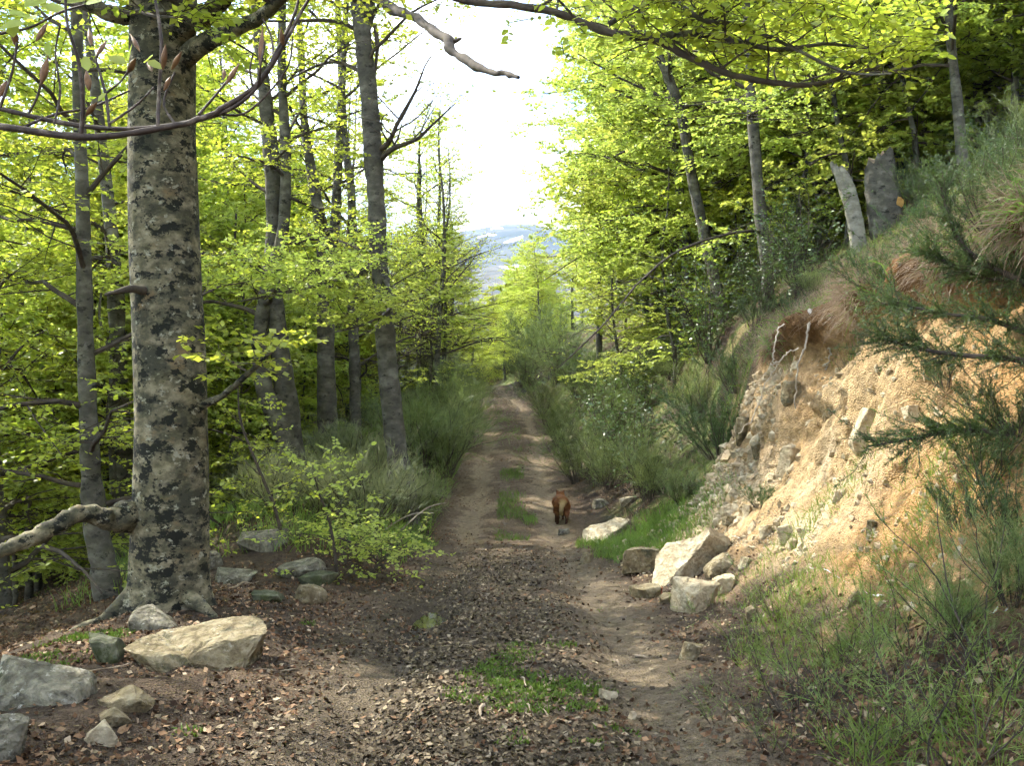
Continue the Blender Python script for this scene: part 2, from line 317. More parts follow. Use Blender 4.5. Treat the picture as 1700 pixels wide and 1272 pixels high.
# ground colours: soil, leaf litter, bare wheel tracks, ochre earth, turf (what each patch of ground is made of)
def mixc_(a, b, t): return a * (1 - t[..., None]) + np.array(b) * t[..., None]
u_ = X - xc(Y); n1 = fbm(X * .8, Y * .8, 51, 5); n2 = fbm(X * 3, Y * 3, 55, 4)
C = np.empty(X.shape + (3,)); C[:] = (0.072, 0.054, 0.038)
C = mixc_(C, (0.13, 0.094, 0.064), smooth(-.2, .4, n1 + n2 * .6))
turf = smooth(1.6, 2.4, u_) * smooth(-.15, .25, n1 + .15) * np.maximum(smooth(13, 16, Y), smooth(4.0, 4.6, u_)); C = mixc_(C, (0.085, 0.12, 0.03), turf * .8)
C = mixc_(C, (0.25, 0.18, 0.10), smooth(.1, .5, n2 + n1 * .4) * smooth(1.8, 2.6, u_) * .6)
verge = smooth(1.4, 2.2, -u_) * smooth(12, 15, Y) * (1 - smooth(4.5, 6, -u_)); C = mixc_(C, (0.075, 0.085, 0.035), verge * .7)
trk = 1 - smooth(1.15, 1.65, np.abs(u_) + n2 * .25)
mud = (1 - smooth(15.5, 17.5, Y)); dry = smooth(14.6, 16.6, Y + n1)
C = mixc_(C, (0.115, 0.09, 0.062), trk * mud * .85)
rutR = np.exp(-((u_ - .95) / .36) ** 2) * smooth(-.35, .1, n1 + .2); rutL = np.exp(-((u_ + .95) / .33) ** 2) * smooth(-.2, .2, n1)
C = mixc_(C, (0.19, 0.15, 0.10), np.clip(rutR * .9 + rutL * .8 * (1 - smooth(6.8, 7.8, Y)), 0, 1) * trk * mud)
C = mixc_(C, (0.05, 0.042, 0.032), np.exp(-((u_ + .85) / .38) ** 2) * np.exp(-((Y - 8.6) / 2.2) ** 2) * .85)
C = mixc_(C, (0.16, 0.117, 0.077), trk * dry * .85); C = mixc_(C, (0.27, 0.205, 0.135), trk * dry * smooth(-.1, .35, n2 + .8 * np.exp(-((np.abs(u_) - .8) / .3) ** 2) - .3))
och = np.clip(smooth(2.15, 2.9, u_ + n2 * .5) * (1 - smooth(3.95, 4.3, u_ + n2 * .1)) * smooth(4.4, 5.6, Y + n1 * 1.2) * (1 - smooth(14.2, 15.4, Y)), 0, 1)
oc = mixc_(np.broadcast_to(np.array((0.50, 0.39, 0.235)), C.shape), (0.60, 0.51, 0.36), smooth(-.1, .45, n2 + n1))
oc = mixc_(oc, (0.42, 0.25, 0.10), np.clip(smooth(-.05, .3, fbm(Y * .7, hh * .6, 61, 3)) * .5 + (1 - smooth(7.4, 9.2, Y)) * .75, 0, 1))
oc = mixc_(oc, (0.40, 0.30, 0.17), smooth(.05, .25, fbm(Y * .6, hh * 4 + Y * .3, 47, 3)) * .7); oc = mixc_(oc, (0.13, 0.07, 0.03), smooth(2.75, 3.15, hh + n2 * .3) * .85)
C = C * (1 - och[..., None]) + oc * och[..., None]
far = smooth(200, 500, Y); C = mixc_(C, (0.06, 0.075, 0.04), far)

def ground_mat():
    m, n, l, o = newmat('ground_earth'); b = n.new('ShaderNodeBsdfPrincipled'); b.inputs['Roughness'].default_value = 0.95; b.inputs['Specular IOR Level'].default_value = 0.1
    a = n.new('ShaderNodeAttribute'); a.attribute_name = 'soil'; t = n.new('ShaderNodeTexCoord')
    z = n.new('ShaderNodeTexNoise'); z.inputs['Scale'].default_value = 14; z.inputs['Detail'].default_value = 10; z.inputs['Roughness'].default_value = .7
    l.new(t.outputs['Object'], z.inputs['Vector']); r = ramp(n, [(0.28, (0.45, 0.43, 0.40)), (0.5, (0.95, 0.95, 0.95)), (0.72, (1.5, 1.48, 1.45))]); l.new(z.outputs['Fac'], r.inputs[0])
    mx = n.new('ShaderNodeMix'); mx.data_type = 'RGBA'; mx.blend_type = 'MULTIPLY'; mx.inputs['Factor'].default_value = 1
    l.new(a.outputs['Color'], mx.inputs['A']); l.new(r.outputs[0], mx.inputs['B']); l.new(mx.outputs['Result'], b.inputs['Base Color'])
    v = n.new('ShaderNodeTexVoronoi'); v.inputs['Scale'].default_value = 60; l.new(t.outputs['Object'], v.inputs['Vector'])
    ad = n.new('ShaderNodeMath'); ad.operation = 'ADD'; l.new(z.outputs['Fac'], ad.inputs[0]); l.new(v.outputs['Distance'], ad.inputs[1])
    bp = n.new('ShaderNodeBump'); bp.inputs['Strength'].default_value = .8; bp.inputs['Distance'].default_value = .03; l.new(ad.outputs[0], bp.inputs['Height']); l.new(bp.outputs[0], b.inputs['Normal'])
    l.new(b.outputs[0], o.inputs[0]); return m
M['ground'] = ground_mat()
C = C * (np.array([.80, .80, .80]) - np.array([.08, .13, .19]) * och[..., None]); CF = C.reshape(-1, 3)
def surf(name, sel, kind='structure'):
    q = GQ[sel]; used, inv = np.unique(q, return_inverse=True)
    G = Geo(); G.add(GV[used], inv.reshape(-1, 4)); me = G.mesh(name, [M['ground']])
    ca = me.attributes.new('soil', 'FLOAT_COLOR', 'POINT'); c4 = np.ones((len(used), 4), np.float32); c4[:, :3] = CF[used]; ca.data.foreach_set('color', c4.ravel())
    return tag(link(name, me), kind=kind)
is_trk = (np.abs(fu) < 1.5) & (fc[:, 1] < 72) & (fc[:, 1] > -20)
is_bank = (ffx > .5) & ~is_trk
surf('ground', ~is_trk & ~is_bank); surf('dirt_track', is_trk); bank = surf('earth_bank', is_bank)
sb = bank.modifiers.new('finer', 'SUBSURF'); sb.subdivision_type = 'SIMPLE'; sb.levels = sb.render_levels = 2
for nm, sc_, st_ in (('clods', .30, .08), ('crumbs', .07, .028)):
    tx = bpy.data.textures.new(nm, 'CLOUDS'); tx.noise_scale = sc_; tx.noise_depth = 3; dm = bank.modifiers.new(nm, 'DISPLACE'); dm.texture = tx; dm.texture_coords = 'LOCAL'; dm.strength = st_; dm.mid_level = .5
near = (fc[:, 1] < 160) & (np.abs(fc[:, 0]) < 150) & (fc[:, 1] > -20)
bvh = BVHTree.FromPolygons([Vector(v) for v in GV], [tuple(q) for q in GQ[near]])
def hit(px, py):
    for k in range(60):                              # a point in the sky slides down to the first ground below it
        d = Vector(((px - CX) / F, 1, -(py + 6 * k - CY) / F)); p, n_, i_, t_ = bvh.ray_cast(Vector((0, 0, CH)), d.normalized())
        if p is not None and p.y < 90: return np.array(p)
    print('no ground under', px, py); return None
def drop(x, y):
    p, n_, i_, t_ = bvh.ray_cast(Vector((x, y, 300)), Vector((0, 0, -1)))
    return np.array(p) if p is not None else np.array([x, y, float(terrain(x, y))])

def scatter(weight, n, seed):
    """n random points on the ground, per face density given by weight"""
    g = np.random.default_rng(seed); w_ = np.where(near, weight * fa, 0); w_ = w_ / w_.sum()
    i = g.choice(len(GQ), n, p=w_); a = g.random((n, 1)); b = g.random((n, 1)); q = GV[GQ[i]]
    p = (q[:, 0] * (1 - a) + q[:, 1] * a) * (1 - b) + (q[:, 3] * (1 - a) + q[:, 2] * a) * b
    nn = nrm(np.cross(q[:, 2] - q[:, 0], q[:, 3] - q[:, 1])); return p, nn

# ------------------------------------------------------------------ mountains beyond
def mountain(name, d, ridge, base, depth, seed, mat, snow=()):
    pxs = np.linspace(ridge[0][0], ridge[-1][0], 140); G = Geo(); rows = 40
    top = np.interp(pxs, [r[0] for r in ridge], [r[1] for r in ridge])
    x = (pxs - CX) / F * d; zt_ = CH + (CY - top) / F * d
    t = np.linspace(-.6, 1, rows)[:, None]                       # far side, ridge, near side
    hgt = base + (zt_[None] - base) * (1 - np.abs(t) ** 1.3) + d * .012 * fbm(x[None] / d * 30 + t * 0, t * 5, seed, 5) * np.minimum(np.abs(t) * 3, 1)
    Xm = np.broadcast_to(x[None], hgt.shape); Ym = d - t * depth + 0 * Xm
    V = np.stack([Xm, Ym, hgt], -1); idx = np.arange(hgt.size).reshape(hgt.shape)
    G.add(V.reshape(-1, 3), np.stack([idx[:-1, :-1], idx[:-1, 1:], idx[1:, 1:], idx[1:, :-1]], -1).reshape(-1, 4)[:, ::-1])
    o = tag(link(name, G.mesh(name, [mat])), kind='structure')
    tree = BVHTree.FromPolygons([Vector(v) for v in V.reshape(-1, 3)], [tuple(q) for q in G.Q[0]])
    for sp in snow:                                              # drifts lying on the slope
        top_, bot = [], []
        for px, py, hh_ in sp:
            for lst, yy in ((top_, py - hh_), (bot, py + hh_)):
                v = Vector(((px - CX) / F, 1, -(yy - CY) / F)).normalized(); p, n_, i_, tt = tree.ray_cast(Vector((0, 0, CH)), v)
                if p is None: p = Vector((0, 0, CH)) + v * d
                lst.append(np.array(p) + np.array(n_ if n_ else Vector((0, 0, 1))) * 1.5)
        g = Geo(); k = len(sp); g.add(np.array(top_ + bot), [[i, i + 1, k + i + 1, k + i] for i in range(k - 1)])
        link('snow_drift', g.mesh('snow_drift', [M['snow']]), o)
    return o
M['snow'] = noise_mat('snow', [(0.3, (0.75, 0.77, 0.8)), (0.7, (0.85, 0.86, 0.88))], .02, bump=0, rough=.7)
M['moor'] = noise_mat('moorland', [(0.35, (0.03, 0.034, 0.026)), (0.5, (0.055, 0.053, 0.04)), (0.65, (0.085, 0.08, 0.06))], .012, bump=0)
M['moor2'] = noise_mat('bare_forest_slope', [(0.35, (0.04, 0.04, 0.03)), (0.5, (0.07, 0.062, 0.045)), (0.65, (0.10, 0.085, 0.06))], .03, bump=0)
mountain('far_mountain', 3200, [(-900, 470), (-200, 430), (300, 400), (600, 392), (740, 388), (800, 380), (830, 373), (885, 372), (925, 383), (1000, 400), (1300, 420), (2600, 470)], -75, 1500, 3, M['moor'],
         [[(836, 404, 1), (850, 400, 3), (868, 394, 2.5)], [(800, 393, 1), (812, 390, 2), (824, 391, 1)], [(815, 381, 1), (825, 378, 2.2), (835, 380, 1)], [(790, 396, .6), (796, 394, 1.4), (803, 393, .6)]])
mountain('near_hill', 1700, [(-900, 520), (300, 470), (700, 452), (800, 446), (830, 440), (870, 432), (900, 424), (1000, 415), (1500, 420), (2600, 470)], -75, 800, 9, M['moor2'],
         [[(829, 444, .6), (845, 446, 3), (860, 446, 5), (875, 441, 5), (890, 436, 4)], [(880, 426, .6), (886, 426, 1.6), (893, 424, .6)]])

# ------------------------------------------------------------------ trees
def woody(G, paths, radii, sides, mi=0): tubes(G, paths, radii, sides, mi)

def resample(pts, rad, k):
    pts = np.asarray(pts, float); rad = np.asarray(rad, float); s = np.linspace(0, len(pts) - 1, k)
    # smooth through the given points (Catmull-Rom)
    i = np.clip(s.astype(int), 0, len(pts) - 2); f = (s - i)[:, None]
    p0 = pts[np.maximum(i - 1, 0)]; p1 = pts[i]; p2 = pts[i + 1]; p3 = pts[np.minimum(i + 2, len(pts) - 1)]
    q = 0.5 * (2 * p1 + (p2 - p0) * f + (2 * p0 - 5 * p1 + 4 * p2 - p3) * f ** 2 + (3 * p1 - p0 - 3 * p2 + p3) * f ** 3)
    return q, np.interp(s, np.arange(len(rad)), rad)

def crown_on(GW, GL, stem, srad, n1=18, t0=.2, t1=.98, len0=4.0, len1=1.2, n2=8, n3=5, m=14, leaf=(.085, .06), up=.05, rise=.55, bias=None, biasw=.5, six=False, bare=0.0, twig_mi=0, vert=.17, lmi=1, wig=.14):
    """limbs, branches, twigs and leaves along one stem; limbs rise from it and flatten out into layers"""
    stem = stem[None]; i = np.zeros(n1, int); t = np.linspace(t0, t1, n1) + rng.uniform(-.5, .5, n1) * (t1 - t0) / n1
    p, tg = at(stem, i, np.clip(t, 0, .999)); a = np.arange(n1) * 2.4 + rng.uniform(0, 6.28) + rng.normal(0, .3, n1)
    d = np.stack([np.cos(a), np.sin(a), rise * (0.3 + t) + rng.normal(0, .12, n1)], -1)
    if bias is not None: d = d + np.asarray(bias) * biasw
    Ln = (len0 + (len1 - len0) * ((t - t0) / max(t1 - t0, .01)) ** 1.3) * rng.uniform(.7, 1.2, n1)
    r = np.interp(t, np.linspace(0, 1, len(srad)), srad) * .42; r = np.minimum(r, .012 * Ln + .012)
    l1, r1 = grow(p, d, Ln, r, r * .25, 7, -up, wig); woody(GW, l1, r1, 6)
    p, d, ii, tt = spawn(l1, n2, .18, 1.0, .62, vert); L2 = Ln[ii] * (.52 - .3 * tt) * rng.uniform(.6, 1.25, len(p)) + .25
    rr = np.minimum(.35 * r[ii] * (1.1 - tt * .7), .006 + .006 * L2); l2, r2 = grow(p, d, L2, rr, rr * .35, 3, .02, wig); woody(GL, l2, r2, 3, twig_mi)
    p, d, ii, tt = spawn(l2, n3, .15, 1.0, .6, vert); L3 = (L2[ii] * (.5 - .2 * tt) + .12) * rng.uniform(.6, 1.2, len(p))
    l3, r3 = grow(p, d, L3, np.full(len(p), .0045), np.full(len(p), .0015), 1, .0, .12); woody(GL, l3, r3, 3, twig_mi)
    keep = rng.random(len(l3)) > bare; leaves(GL, l3[keep], m, *leaf, mi=lmi, six=six)
    keep = rng.random(len(l2)) > bare; leaves(GL, l2[keep], m, *leaf, mi=lmi, six=six, t0=.4)
    return l1

def taper(n, r0, r1, flare=1.5):
    s = np.linspace(0, 1, n); return (r0 + (r1 - r0) * s) * (1 + (flare - 1) * np.exp(-s * n * .55))

def make_tree(name, stems, label, group=None, bark='bark', leafm='leaf', sides=10, crown=None, crowns=None, extra=None, loc=None):
    """stems: list of (points, radii); returns the Empty with trunk and crown under it"""
    GL = Geo(); base = np.asarray(stems[0][0][0], float); trunks = []
    for j, (pts, rad) in enumerate(stems):
        GW = Geo(); trunks.append(GW)
        pts, rad = resample(pts, rad, max(12, 5 * len(pts)))
        sr = sides if j == 0 else max(6, sides - 2)
        rad = rad * (1 + .05 * rng.normal(0, 1, len(rad)))
        tubes(GW, pts[None], rad[None], sr)
        cr = (crowns[j] if crowns else crown)
        if cr: crown_on(GL, GL, pts, rad, **cr)
    e = bpy.data.objects.new(name, None); COL.objects.link(e); e.location = base if loc is None else loc
    for GW in trunks: link('trunk', GW.mesh('trunk', [M[bark]], True, base), e)
    if GL.V: tag(link('crown', GL.mesh('crown', [M['twig'], M[leafm]], False, base), e), kind='stuff')
    tag(e, label, 'tree', group); return e

def copy_tree(o, loc, rz=0, s=1.0, label=None, group=None):
    c = o.copy(); COL.objects.link(c); c.location = loc; c.rotation_euler = (0, 0, rz); c.scale = (s, s, s) if np.isscalar(s) else s
    for ch in o.children:
        k = ch.copy(); COL.objects.link(k); k.parent = c
        for gch in ch.children:
            g = gch.copy(); COL.objects.link(g); g.parent = k
    if label: c['label'] = label
    if group: c['group'] = group
    return c

def pix(pts, d):
    """points traced as photo pixels, each (px, py, width_px[, depth]) -> 3D path and radii"""
    q = [P(a[0], a[1], a[3] if len(a) > 3 else d) for a in pts]; r = [a[2] * (a[3] if len(a) > 3 else d) / F / 2 for a in pts]
    return q, r

# --- the big mottled beech beside the track
D1 = hit(280, 1008)[1]
print('big beech depth', D1)
GW, GL = Geo(), Geo()
st = [(278, 1040, 165), (279, 1000, 142), (281, 960, 128), (283, 880, 126), (284, 800, 121), (284, 700, 115), (280, 560, 114), (274, 420, 112), (270, 260, 108), (270, 120, 104), (272, 0, 106), (276, -130, 92), (270, -330, 84), (285, -560, 74), (275, -850, 60), (290, -1150, 40), (300, -1500, 15)]
q, r = pix(st, D1); pts, rad = resample(q, r, 90)
# trunk with bumps, buttresses at the foot
sd = 40; a = np.arange(sd) / sd * 2 * np.pi; kk = len(pts)
ang = a[None]; hgt = pts[:, 2:3]
bump = 1 + .035 * fbm(np.cos(ang) * 2.2 + hgt * 0 + 5, hgt * 1.4 + np.sin(ang) * 2.2, 71, 4) + .30 * np.exp(-(hgt - pts[0, 2]) / .30) * (np.cos(ang * 5 + 1.0) * .7 + np.cos(ang * 3 - .5) * .4)
ring = pts[:, None, :] + (rad[:, None] * bump)[..., None] * np.stack([np.cos(ang) + 0 * hgt, np.sin(ang) + 0 * hgt, 0 * ang + 0 * hgt], -1)
idx = np.arange(kk * sd).reshape(kk, sd); a0 = idx[:-1]; a1 = np.roll(a0, -1, 1); b0 = idx[1:]; b1 = np.roll(b0, -1, 1)
GW.add(ring.reshape(-1, 3), np.stack([a0, a1, b1, b0], -1).reshape(-1, 4))
base1 = pts[0].copy()
for k_, (ra, rl) in enumerate([(-.6, .75), (-1.7, .65), (-2.7, .85)]):
    pp_ = [base1 + np.array([math.cos(ra) * rl * f, math.sin(ra) * rl * f, 0]) for f in (.2, .42, .65, .85, 1.1)]; pp_ = [np.array([p[0], p[1], drop(p[0], p[1])[2] + dz]) for p, dz in zip(pp_, (.25, .10, .04, .0, -.06))]
    q, r = resample(pp_, [.15, .09, .06, .04, .02], 16); tubes(GW, q[None], r[None], 10)
big = bpy.data.objects.new('beech_tree', None); COL.objects.link(big); big.location = base1
link('trunk', GW.mesh('trunk', [M['bark_big']], True, base1), big)
def limb(parent, base, pts_, name, bark='bark_big', label=None, sides=10, crown=None, k=26, leafm='leaf', rough=.06):
    q, r = pix(pts_, 0); p, rr = resample(q, r, k); rr = rr * (1 + rough * rng.normal(0, 1, k)); p[1:-1] += rng.normal(0, 1, (k - 2, 3)) * rr[1:-1, None] * .10
    g, gl = Geo(), Geo(); tubes(g, p[None], rr[None], sides)
    if crown: crown_on(gl, gl, p, rr, **crown)
    o = link(name, g.mesh(name, [M[bark]], True, base), parent)
    if label: o['label'] = label
    if gl.V: tag(link('foliage', gl.mesh('foliage', [M['twig'], M[leafm]], False, base), o), kind='stuff')
    return o
limb(big, base1, [(262, 868, 62, D1), (222, 856, 58, D1 - .15), (196, 862, 44, D1 - .35), (165, 858, 32, D1 - .5), (130, 853, 30, D1 - .65), (95, 871, 30, D1 - .8), (55, 893, 28, D1 - .95), (20, 907, 24, D1 - 1.1), (-30, 930, 18, D1 - 1.2), (-110, 960, 12, D1 - 1.2)], 'limb', label='low crooked limb reaching out to the left', sides=14, k=44)
limb(big, base1, [(290, 110, 40, D1), (330, 75, 34, D1 - .25), (365, 58, 28, D1 - .5), (410, 38, 24, D1 - .8), (450, 12, 22, D1 - 1.1), (520, -60, 18, D1 - 1.6), (640, -200, 13, D1 - 2), (760, -330, 6, D1 - 2.2)], 'limb', sides=12, crown=dict(n1=9, t0=.45, len0=1.8, len1=.8, n2=6, n3=4, m=9))
limb(big, base1, [(280, 60, 44, D1), (325, 35, 36, D1 - .2), (350, 18, 28, D1 - .3), (385, -20, 22, D1 - .4), (430, -120, 16, D1 - .5), (470, -300, 8, D1 - .6)], 'limb', sides=12, crown=dict(n1=9, t0=.35, len0=2.0, len1=.8, n2=6, n3=4, m=9))
limb(big, base1, [(260, 35, 40, D1), (222, 26, 32, D1 - .1), (185, 22, 28, D1 - .2), (150, 3, 26, D1 - .3), (100, -60, 22, D1 - .3), (0, -200, 18, D1 - .3), (-150, -380, 8, D1)], 'limb', sides=12, crown=dict(n1=11, t0=.3, len0=2.0, len1=.8, n2=7, n3=5, m=10))
limb(big, base1, [(240, 482, 18, D1 - .3), (212, 480, 13, D1 - .45), (190, 486, 9, D1 - .55), (174, 489, 5, D1 - .6)], 'broken_stub', bark='twig', sides=7, k=10)
limb(big, base1, [(325, 678, 18, D1), (345, 668, 14, D1 - .1), (372, 656, 11, D1 - .2), (398, 632, 10, D1 - .35), (425, 608, 8, D1 - .5), (455, 580, 4, D1 - .6)], 'branch', sides=8, k=16, crown=dict(n1=4, t0=.7, len0=.5, len1=.3, n2=4, n3=3, m=7))
# upper crown, most of it above the picture: it shades the foreground
for k_, (ax, ay, hz, ln) in enumerate([(-3.5, -.5, 6.3, 5), (-3.0, -2.8, 6.8, 4.5), (-4.5, .3, 7.6, 5), (-4.2, -1.6, 7.2, 5), (2.6, -3.2, 7.4, 5), (.5, -4.2, 7.6, 5), (-1.5, -3.6, 8.8, 4), (-3.5, -2, 11, 4), (1, 2.4, 13, 3), (-1.5, -1.2, 13, 3)]):
    z0 = hz; i0 = int(np.argmin(np.abs(pts[:, 2] - z0))); s0 = pts[i0]; e0 = s0 + np.array([ax, ay, 1.6 + .2 * rng.random()])
    mid = (s0 + e0) / 2 + np.array([0, 0, .45]); p, rr = resample([s0, mid, e0, e0 + (e0 - mid) * .5], [rad[i0] * .55, .07, .045, .015], 16)
    g, gl = Geo(), Geo(); tubes(g, p[None], rr[None], 8); crown_on(gl, gl, p, rr, n1=11, t0=.25, len0=2.2, len1=.9, n2=7, n3=5, m=11, leaf=(.09, .062))
    o = link('limb', g.mesh('limb', [M['bark']], True, base1), big); tag(link('foliage', gl.mesh('foliage', [M['twig'], M['leaf']], False, base1), o), kind='stuff')
# limb arching across the track, seen along the top right
limb(big, base1, [(280, -240, 40, D1), (420, -180, 34, D1 - .8), (600, -70, 26, D1 - 1.6), (760, -3, 13, 7.0), (850, 8, 13, 6.8), (930, 22, 13, 6.7), (1000, 50, 13, 6.6), (1090, 66, 13, 6.5), (1140, 92, 12, 6.5), (1200, 118, 11, 6.5), (1260, 133, 10, 6.5), (1340, 141, 8, 6.6), (1400, 128, 8, 6.7), (1460, 110, 5, 6.8)], 'overhanging_limb', bark='twig', label='dark limb arching across the top of the track', k=60, sides=9, rough=.1,
     crown=dict(n1=16, t0=.34, t1=.98, len0=.75, len1=.5, n2=5, n3=3, m=6, leaf=(.07, .05), bias=(0, 0, .6), biasw=.8, six=True))
limb(big, base1, [(1085, 68, 10, 6.5), (1115, 56, 12, 6.5), (1180, 58, 11, 6.4), (1240, 73, 10, 6.4), (1300, 82, 8, 6.4), (1370, 72, 6, 6.4), (1440, 80, 3, 6.4)], 'branch', bark='bark', k=24, sides=7, crown=dict(n1=9, t0=.2, len0=.6, len1=.4, n2=5, n3=3, m=7, leaf=(.07, .05), six=True))
limb(big, base1, [(1010, 40, 9, 6.6), (1090, -8, 10, 6.5), (1130, 10, 11, 6.4), (1170, 33, 9, 6.3), (1220, 40, 8, 6.3), (1290, 66, 6, 6.3), (1400, 118, 5, 6.3), (1480, 122, 3, 6.3)], 'branch', bark='bark', k=28, sides=7, crown=dict(n1=9, t0=.3, len0=.6, len1=.4, n2=5, n3=3, m=7, leaf=(.07, .05), six=True))
tag(big, 'massive beech with lichen mottled trunk and crooked low limb beside the track', 'tree')

# --- the other trees on the left of the track
CR = dict(n1=20, t0=.14, t1=.98, len0=3.4, len1=1.2, n2=8, n3=5, m=12, leaf=(.085, .06))
def rooted(px, py, dflt=None):
    h = hit(px, py); return h if h is not None else P(px, py, dflt)
def tall(pts_px, d, extra_top=(0, -600), base_ext=14, tip=.25):
    """trunk from traced pixels at depth d: runs on down into the ground and on up out of the picture"""
    t = list(pts_px); b = P(t[0][0], t[0][1], d); g = drop(b[0], b[1])
    q, r = pix(t, d)
    q = [np.array([b[0] + (g[0] - b[0]), b[1], min(g[2], b[2]) - .15])] + q; r = [r[0] * 1.35] + r
    e = t[-1]; up = [P(e[0] + extra_top[0] * f, e[1] + extra_top[1] * f, d) for f in (.4, .75, 1)]
    q += up; r += [r[-1] * .75, r[-1] * .45, r[-1] * tip * .4]
    return [np.array(v) for v in q], r
def ttree(pts_px, d, label, crown=CR, extra_top=(0, -600), more=(), **k):
    s = [tall(pts_px, d, extra_top)]; 
    for mp_, dd in more: q, r = pix(mp_, dd); s.append((q, r))
    return make_tree('beech_tree', s, label, crown=crown, **k)
ttree([(186, 1035, 50), (172, 940, 44), (160, 880, 40), (152, 800, 33), (147, 700, 29), (142, 560, 26), (139, 420, 24), (137, 330, 22), (132, 200, 20), (128, 60, 18)], 12.2, 'slender grey beech close behind and left of the massive mottled trunk', extra_top=(-20, -500),
      crown=dict(CR, n1=22, t0=.22, len0=2.8, bias=(-.5, .2, 0), m=11))
ttree([(205, 880, 46), (204, 800, 42), (198, 700, 36), (196, 600, 28), (190, 450, 24), (176, 300, 20)], 17.5, 'dark leaning beech trunk between the slender grey beech and the massive trunk', extra_top=(-60, -500), crown=dict(CR, n1=20, t0=.25, len0=3.0, bias=(-.8, .3, 0)))
ttree([(492, 800, 44), (484, 730, 40), (472, 640, 36), (462, 560, 33), (452, 470, 30), (456, 380, 27), (452, 280, 26), (444, 200, 24), (436, 120, 20), (425, 20, 17)], 18.5, 'twin-stemmed dark beech forking low behind the grey broom', extra_top=(-30, -450), crown=dict(CR, len0=3.0, t0=.42, n1=15),
      more=[([(486, 760, 38), (462, 700, 34), (440, 650, 30), (432, 590, 27), (433, 540, 25), (445, 470, 22), (470, 380, 20), (474, 250, 18), (468, 120, 15), (470, -80, 12), (475, -300, 5)], 18.3)])
ttree([(545, 772, 34), (543, 680, 32), (541, 590, 29), (541, 500, 27), (540, 430, 25), (532, 370, 22), (520, 300, 18), (505, 200, 14), (500, 90, 11)], 22.5, 'forked grey beech standing midway between the twin beech and the tall roadside beech', extra_top=(-20, -350), crown=dict(CR, n1=15, t0=.42, len0=3.0),
      more=[([(543, 470, 20), (556, 380, 18), (560, 300, 16), (566, 180, 13), (572, 60, 11), (580, -100, 8), (585, -260, 4)], 22.5)])
ttree([(592, 760, 20), (590, 700, 19), (588, 620, 17), (586, 540, 16), (580, 440, 15), (584, 330, 14), (572, 230, 13), (566, 120, 11), (560, 0, 9)], 24, 'thin pole beech just left of the tall roadside beech', extra_top=(-10, -220), crown=dict(CR, n1=20, t0=.3, len0=2.6, bare=.55, m=7))
T2D = 17.2
ttree([(668, 806, 46), (660, 760, 38), (651, 680, 35), (643, 600, 33), (637, 520, 32), (630, 440, 31), (625, 340, 30), (619, 250, 30), (612, 150, 30), (604, 80, 30), (600, 35, 30), (592, -10, 24), (586, -80, 22)], T2D, 'tall straight roadside beech with dead limb, bare twigs and lichened trunk', extra_top=(-40, -500), sides=12,
      crown=dict(CR, n1=18, t0=.55, len0=2.6, bare=.3, bias=(-.5, 0, .3)),
      more=[([(602, 60, 22), (612, 20, 20), (614, -40, 18), (622, -200, 14), (640, -420, 5)], T2D)])
T2 = bpy.data.objects['beech_tree.006'] if 'beech_tree.006' in bpy.data.objects else None
T2 = [o for o in bpy.data.objects if o.get('label', '').startswith('tall straight roadside')][0]; b2 = np.array(T2.location)
limb(T2, b2, [(610, -15, 22, T2D), (650, 12, 18, T2D - 1), (690, 30, 15, T2D - 2), (722, 52, 16, T2D - 2.8), (745, 66, 15, T2D - 3.3), (748, 82, 15, T2D - 3.5), (775, 100, 15, T2D - 4), (810, 118, 12, T2D - 4.6), (840, 122, 9, T2D - 5), (861, 128, 6, T2D - 5.3)], 'dead_limb', bark='twig', label='leafless broken dead limb jutting over the track', k=36, sides=8, rough=.14)
limb(T2, b2, [(742, 66, 15, T2D - 3.3), (755, 68, 9, T2D - 3.4), (766, 63, 3, T2D - 3.5)], 'dead_limb', bark='twig', k=7, sides=7)
TW = dict(n1=9, t0=.2, len0=1.3, len1=.5, n2=5, n3=3, m=2, bare=.8, rise=1.0)
limb(T2, b2, [(628, 250, 12, T2D), (645, 235, 9, T2D - .2), (668, 190, 7, T2D - .4), (690, 150, 5, T2D - .5), (705, 110, 3, T2D - .6), (722, 85, 1.5, T2D - .6)], 'bare_branch', bark='twig', k=16, sides=6, crown=TW)
limb(T2, b2, [(630, 265, 12, T2D), (655, 245, 9, T2D - .4), (690, 232, 6, T2D - .8), (720, 205, 4, T2D - 1), (755, 172, 2, T2D - 1.2)], 'bare_branch', bark='twig', k=16, sides=6, crown=TW)
limb(T2, b2, [(622, 40, 9, T2D), (626, 70, 8, T2D), (624, 110, 5, T2D), (616, 150, 3, T2D)], 'bare_branch', bark='twig', k=10, sides=6)
limb(T2, b2, [(633, 455, 8, T2D), (650, 490, 6, T2D - .8), (640, 520, 5, T2D - 1.2), (600, 540, 4, T2D - 1.6), (540, 555, 3, T2D - 2)], 'leafy_branch', bark='bark', k=14, sides=6, crown=dict(n1=12, t0=.1, len0=1.4, len1=.8, n2=6, n3=4, m=9, leaf=(.085, .065), up=.0), leafm='leaf_pale')
limb(T2, b2, [(630, 430, 9, T2D), (600, 450, 7, T2D - 1), (540, 470, 6, T2D - 2), (480, 485, 5, T2D - 3), (400, 500, 3, T2D - 3.6)], 'leafy_branch', bark='bark', k=14, sides=6, crown=dict(n1=16, t0=.25, len0=1.2, len1=.9, n2=6, n3=4, m=9, leaf=(.085, .065), up=.0), leafm='leaf_pale')
ttree([(706, 602, 18), (705, 560, 17), (703, 500, 15), (700, 430, 12), (696, 340, 9)], 44, 'distant dark beech trunk at the end of the left verge', extra_top=(0, -120), crown=dict(CR, n1=24, t0=.2, len0=4.0, m=10, leaf=(.12, .085)))
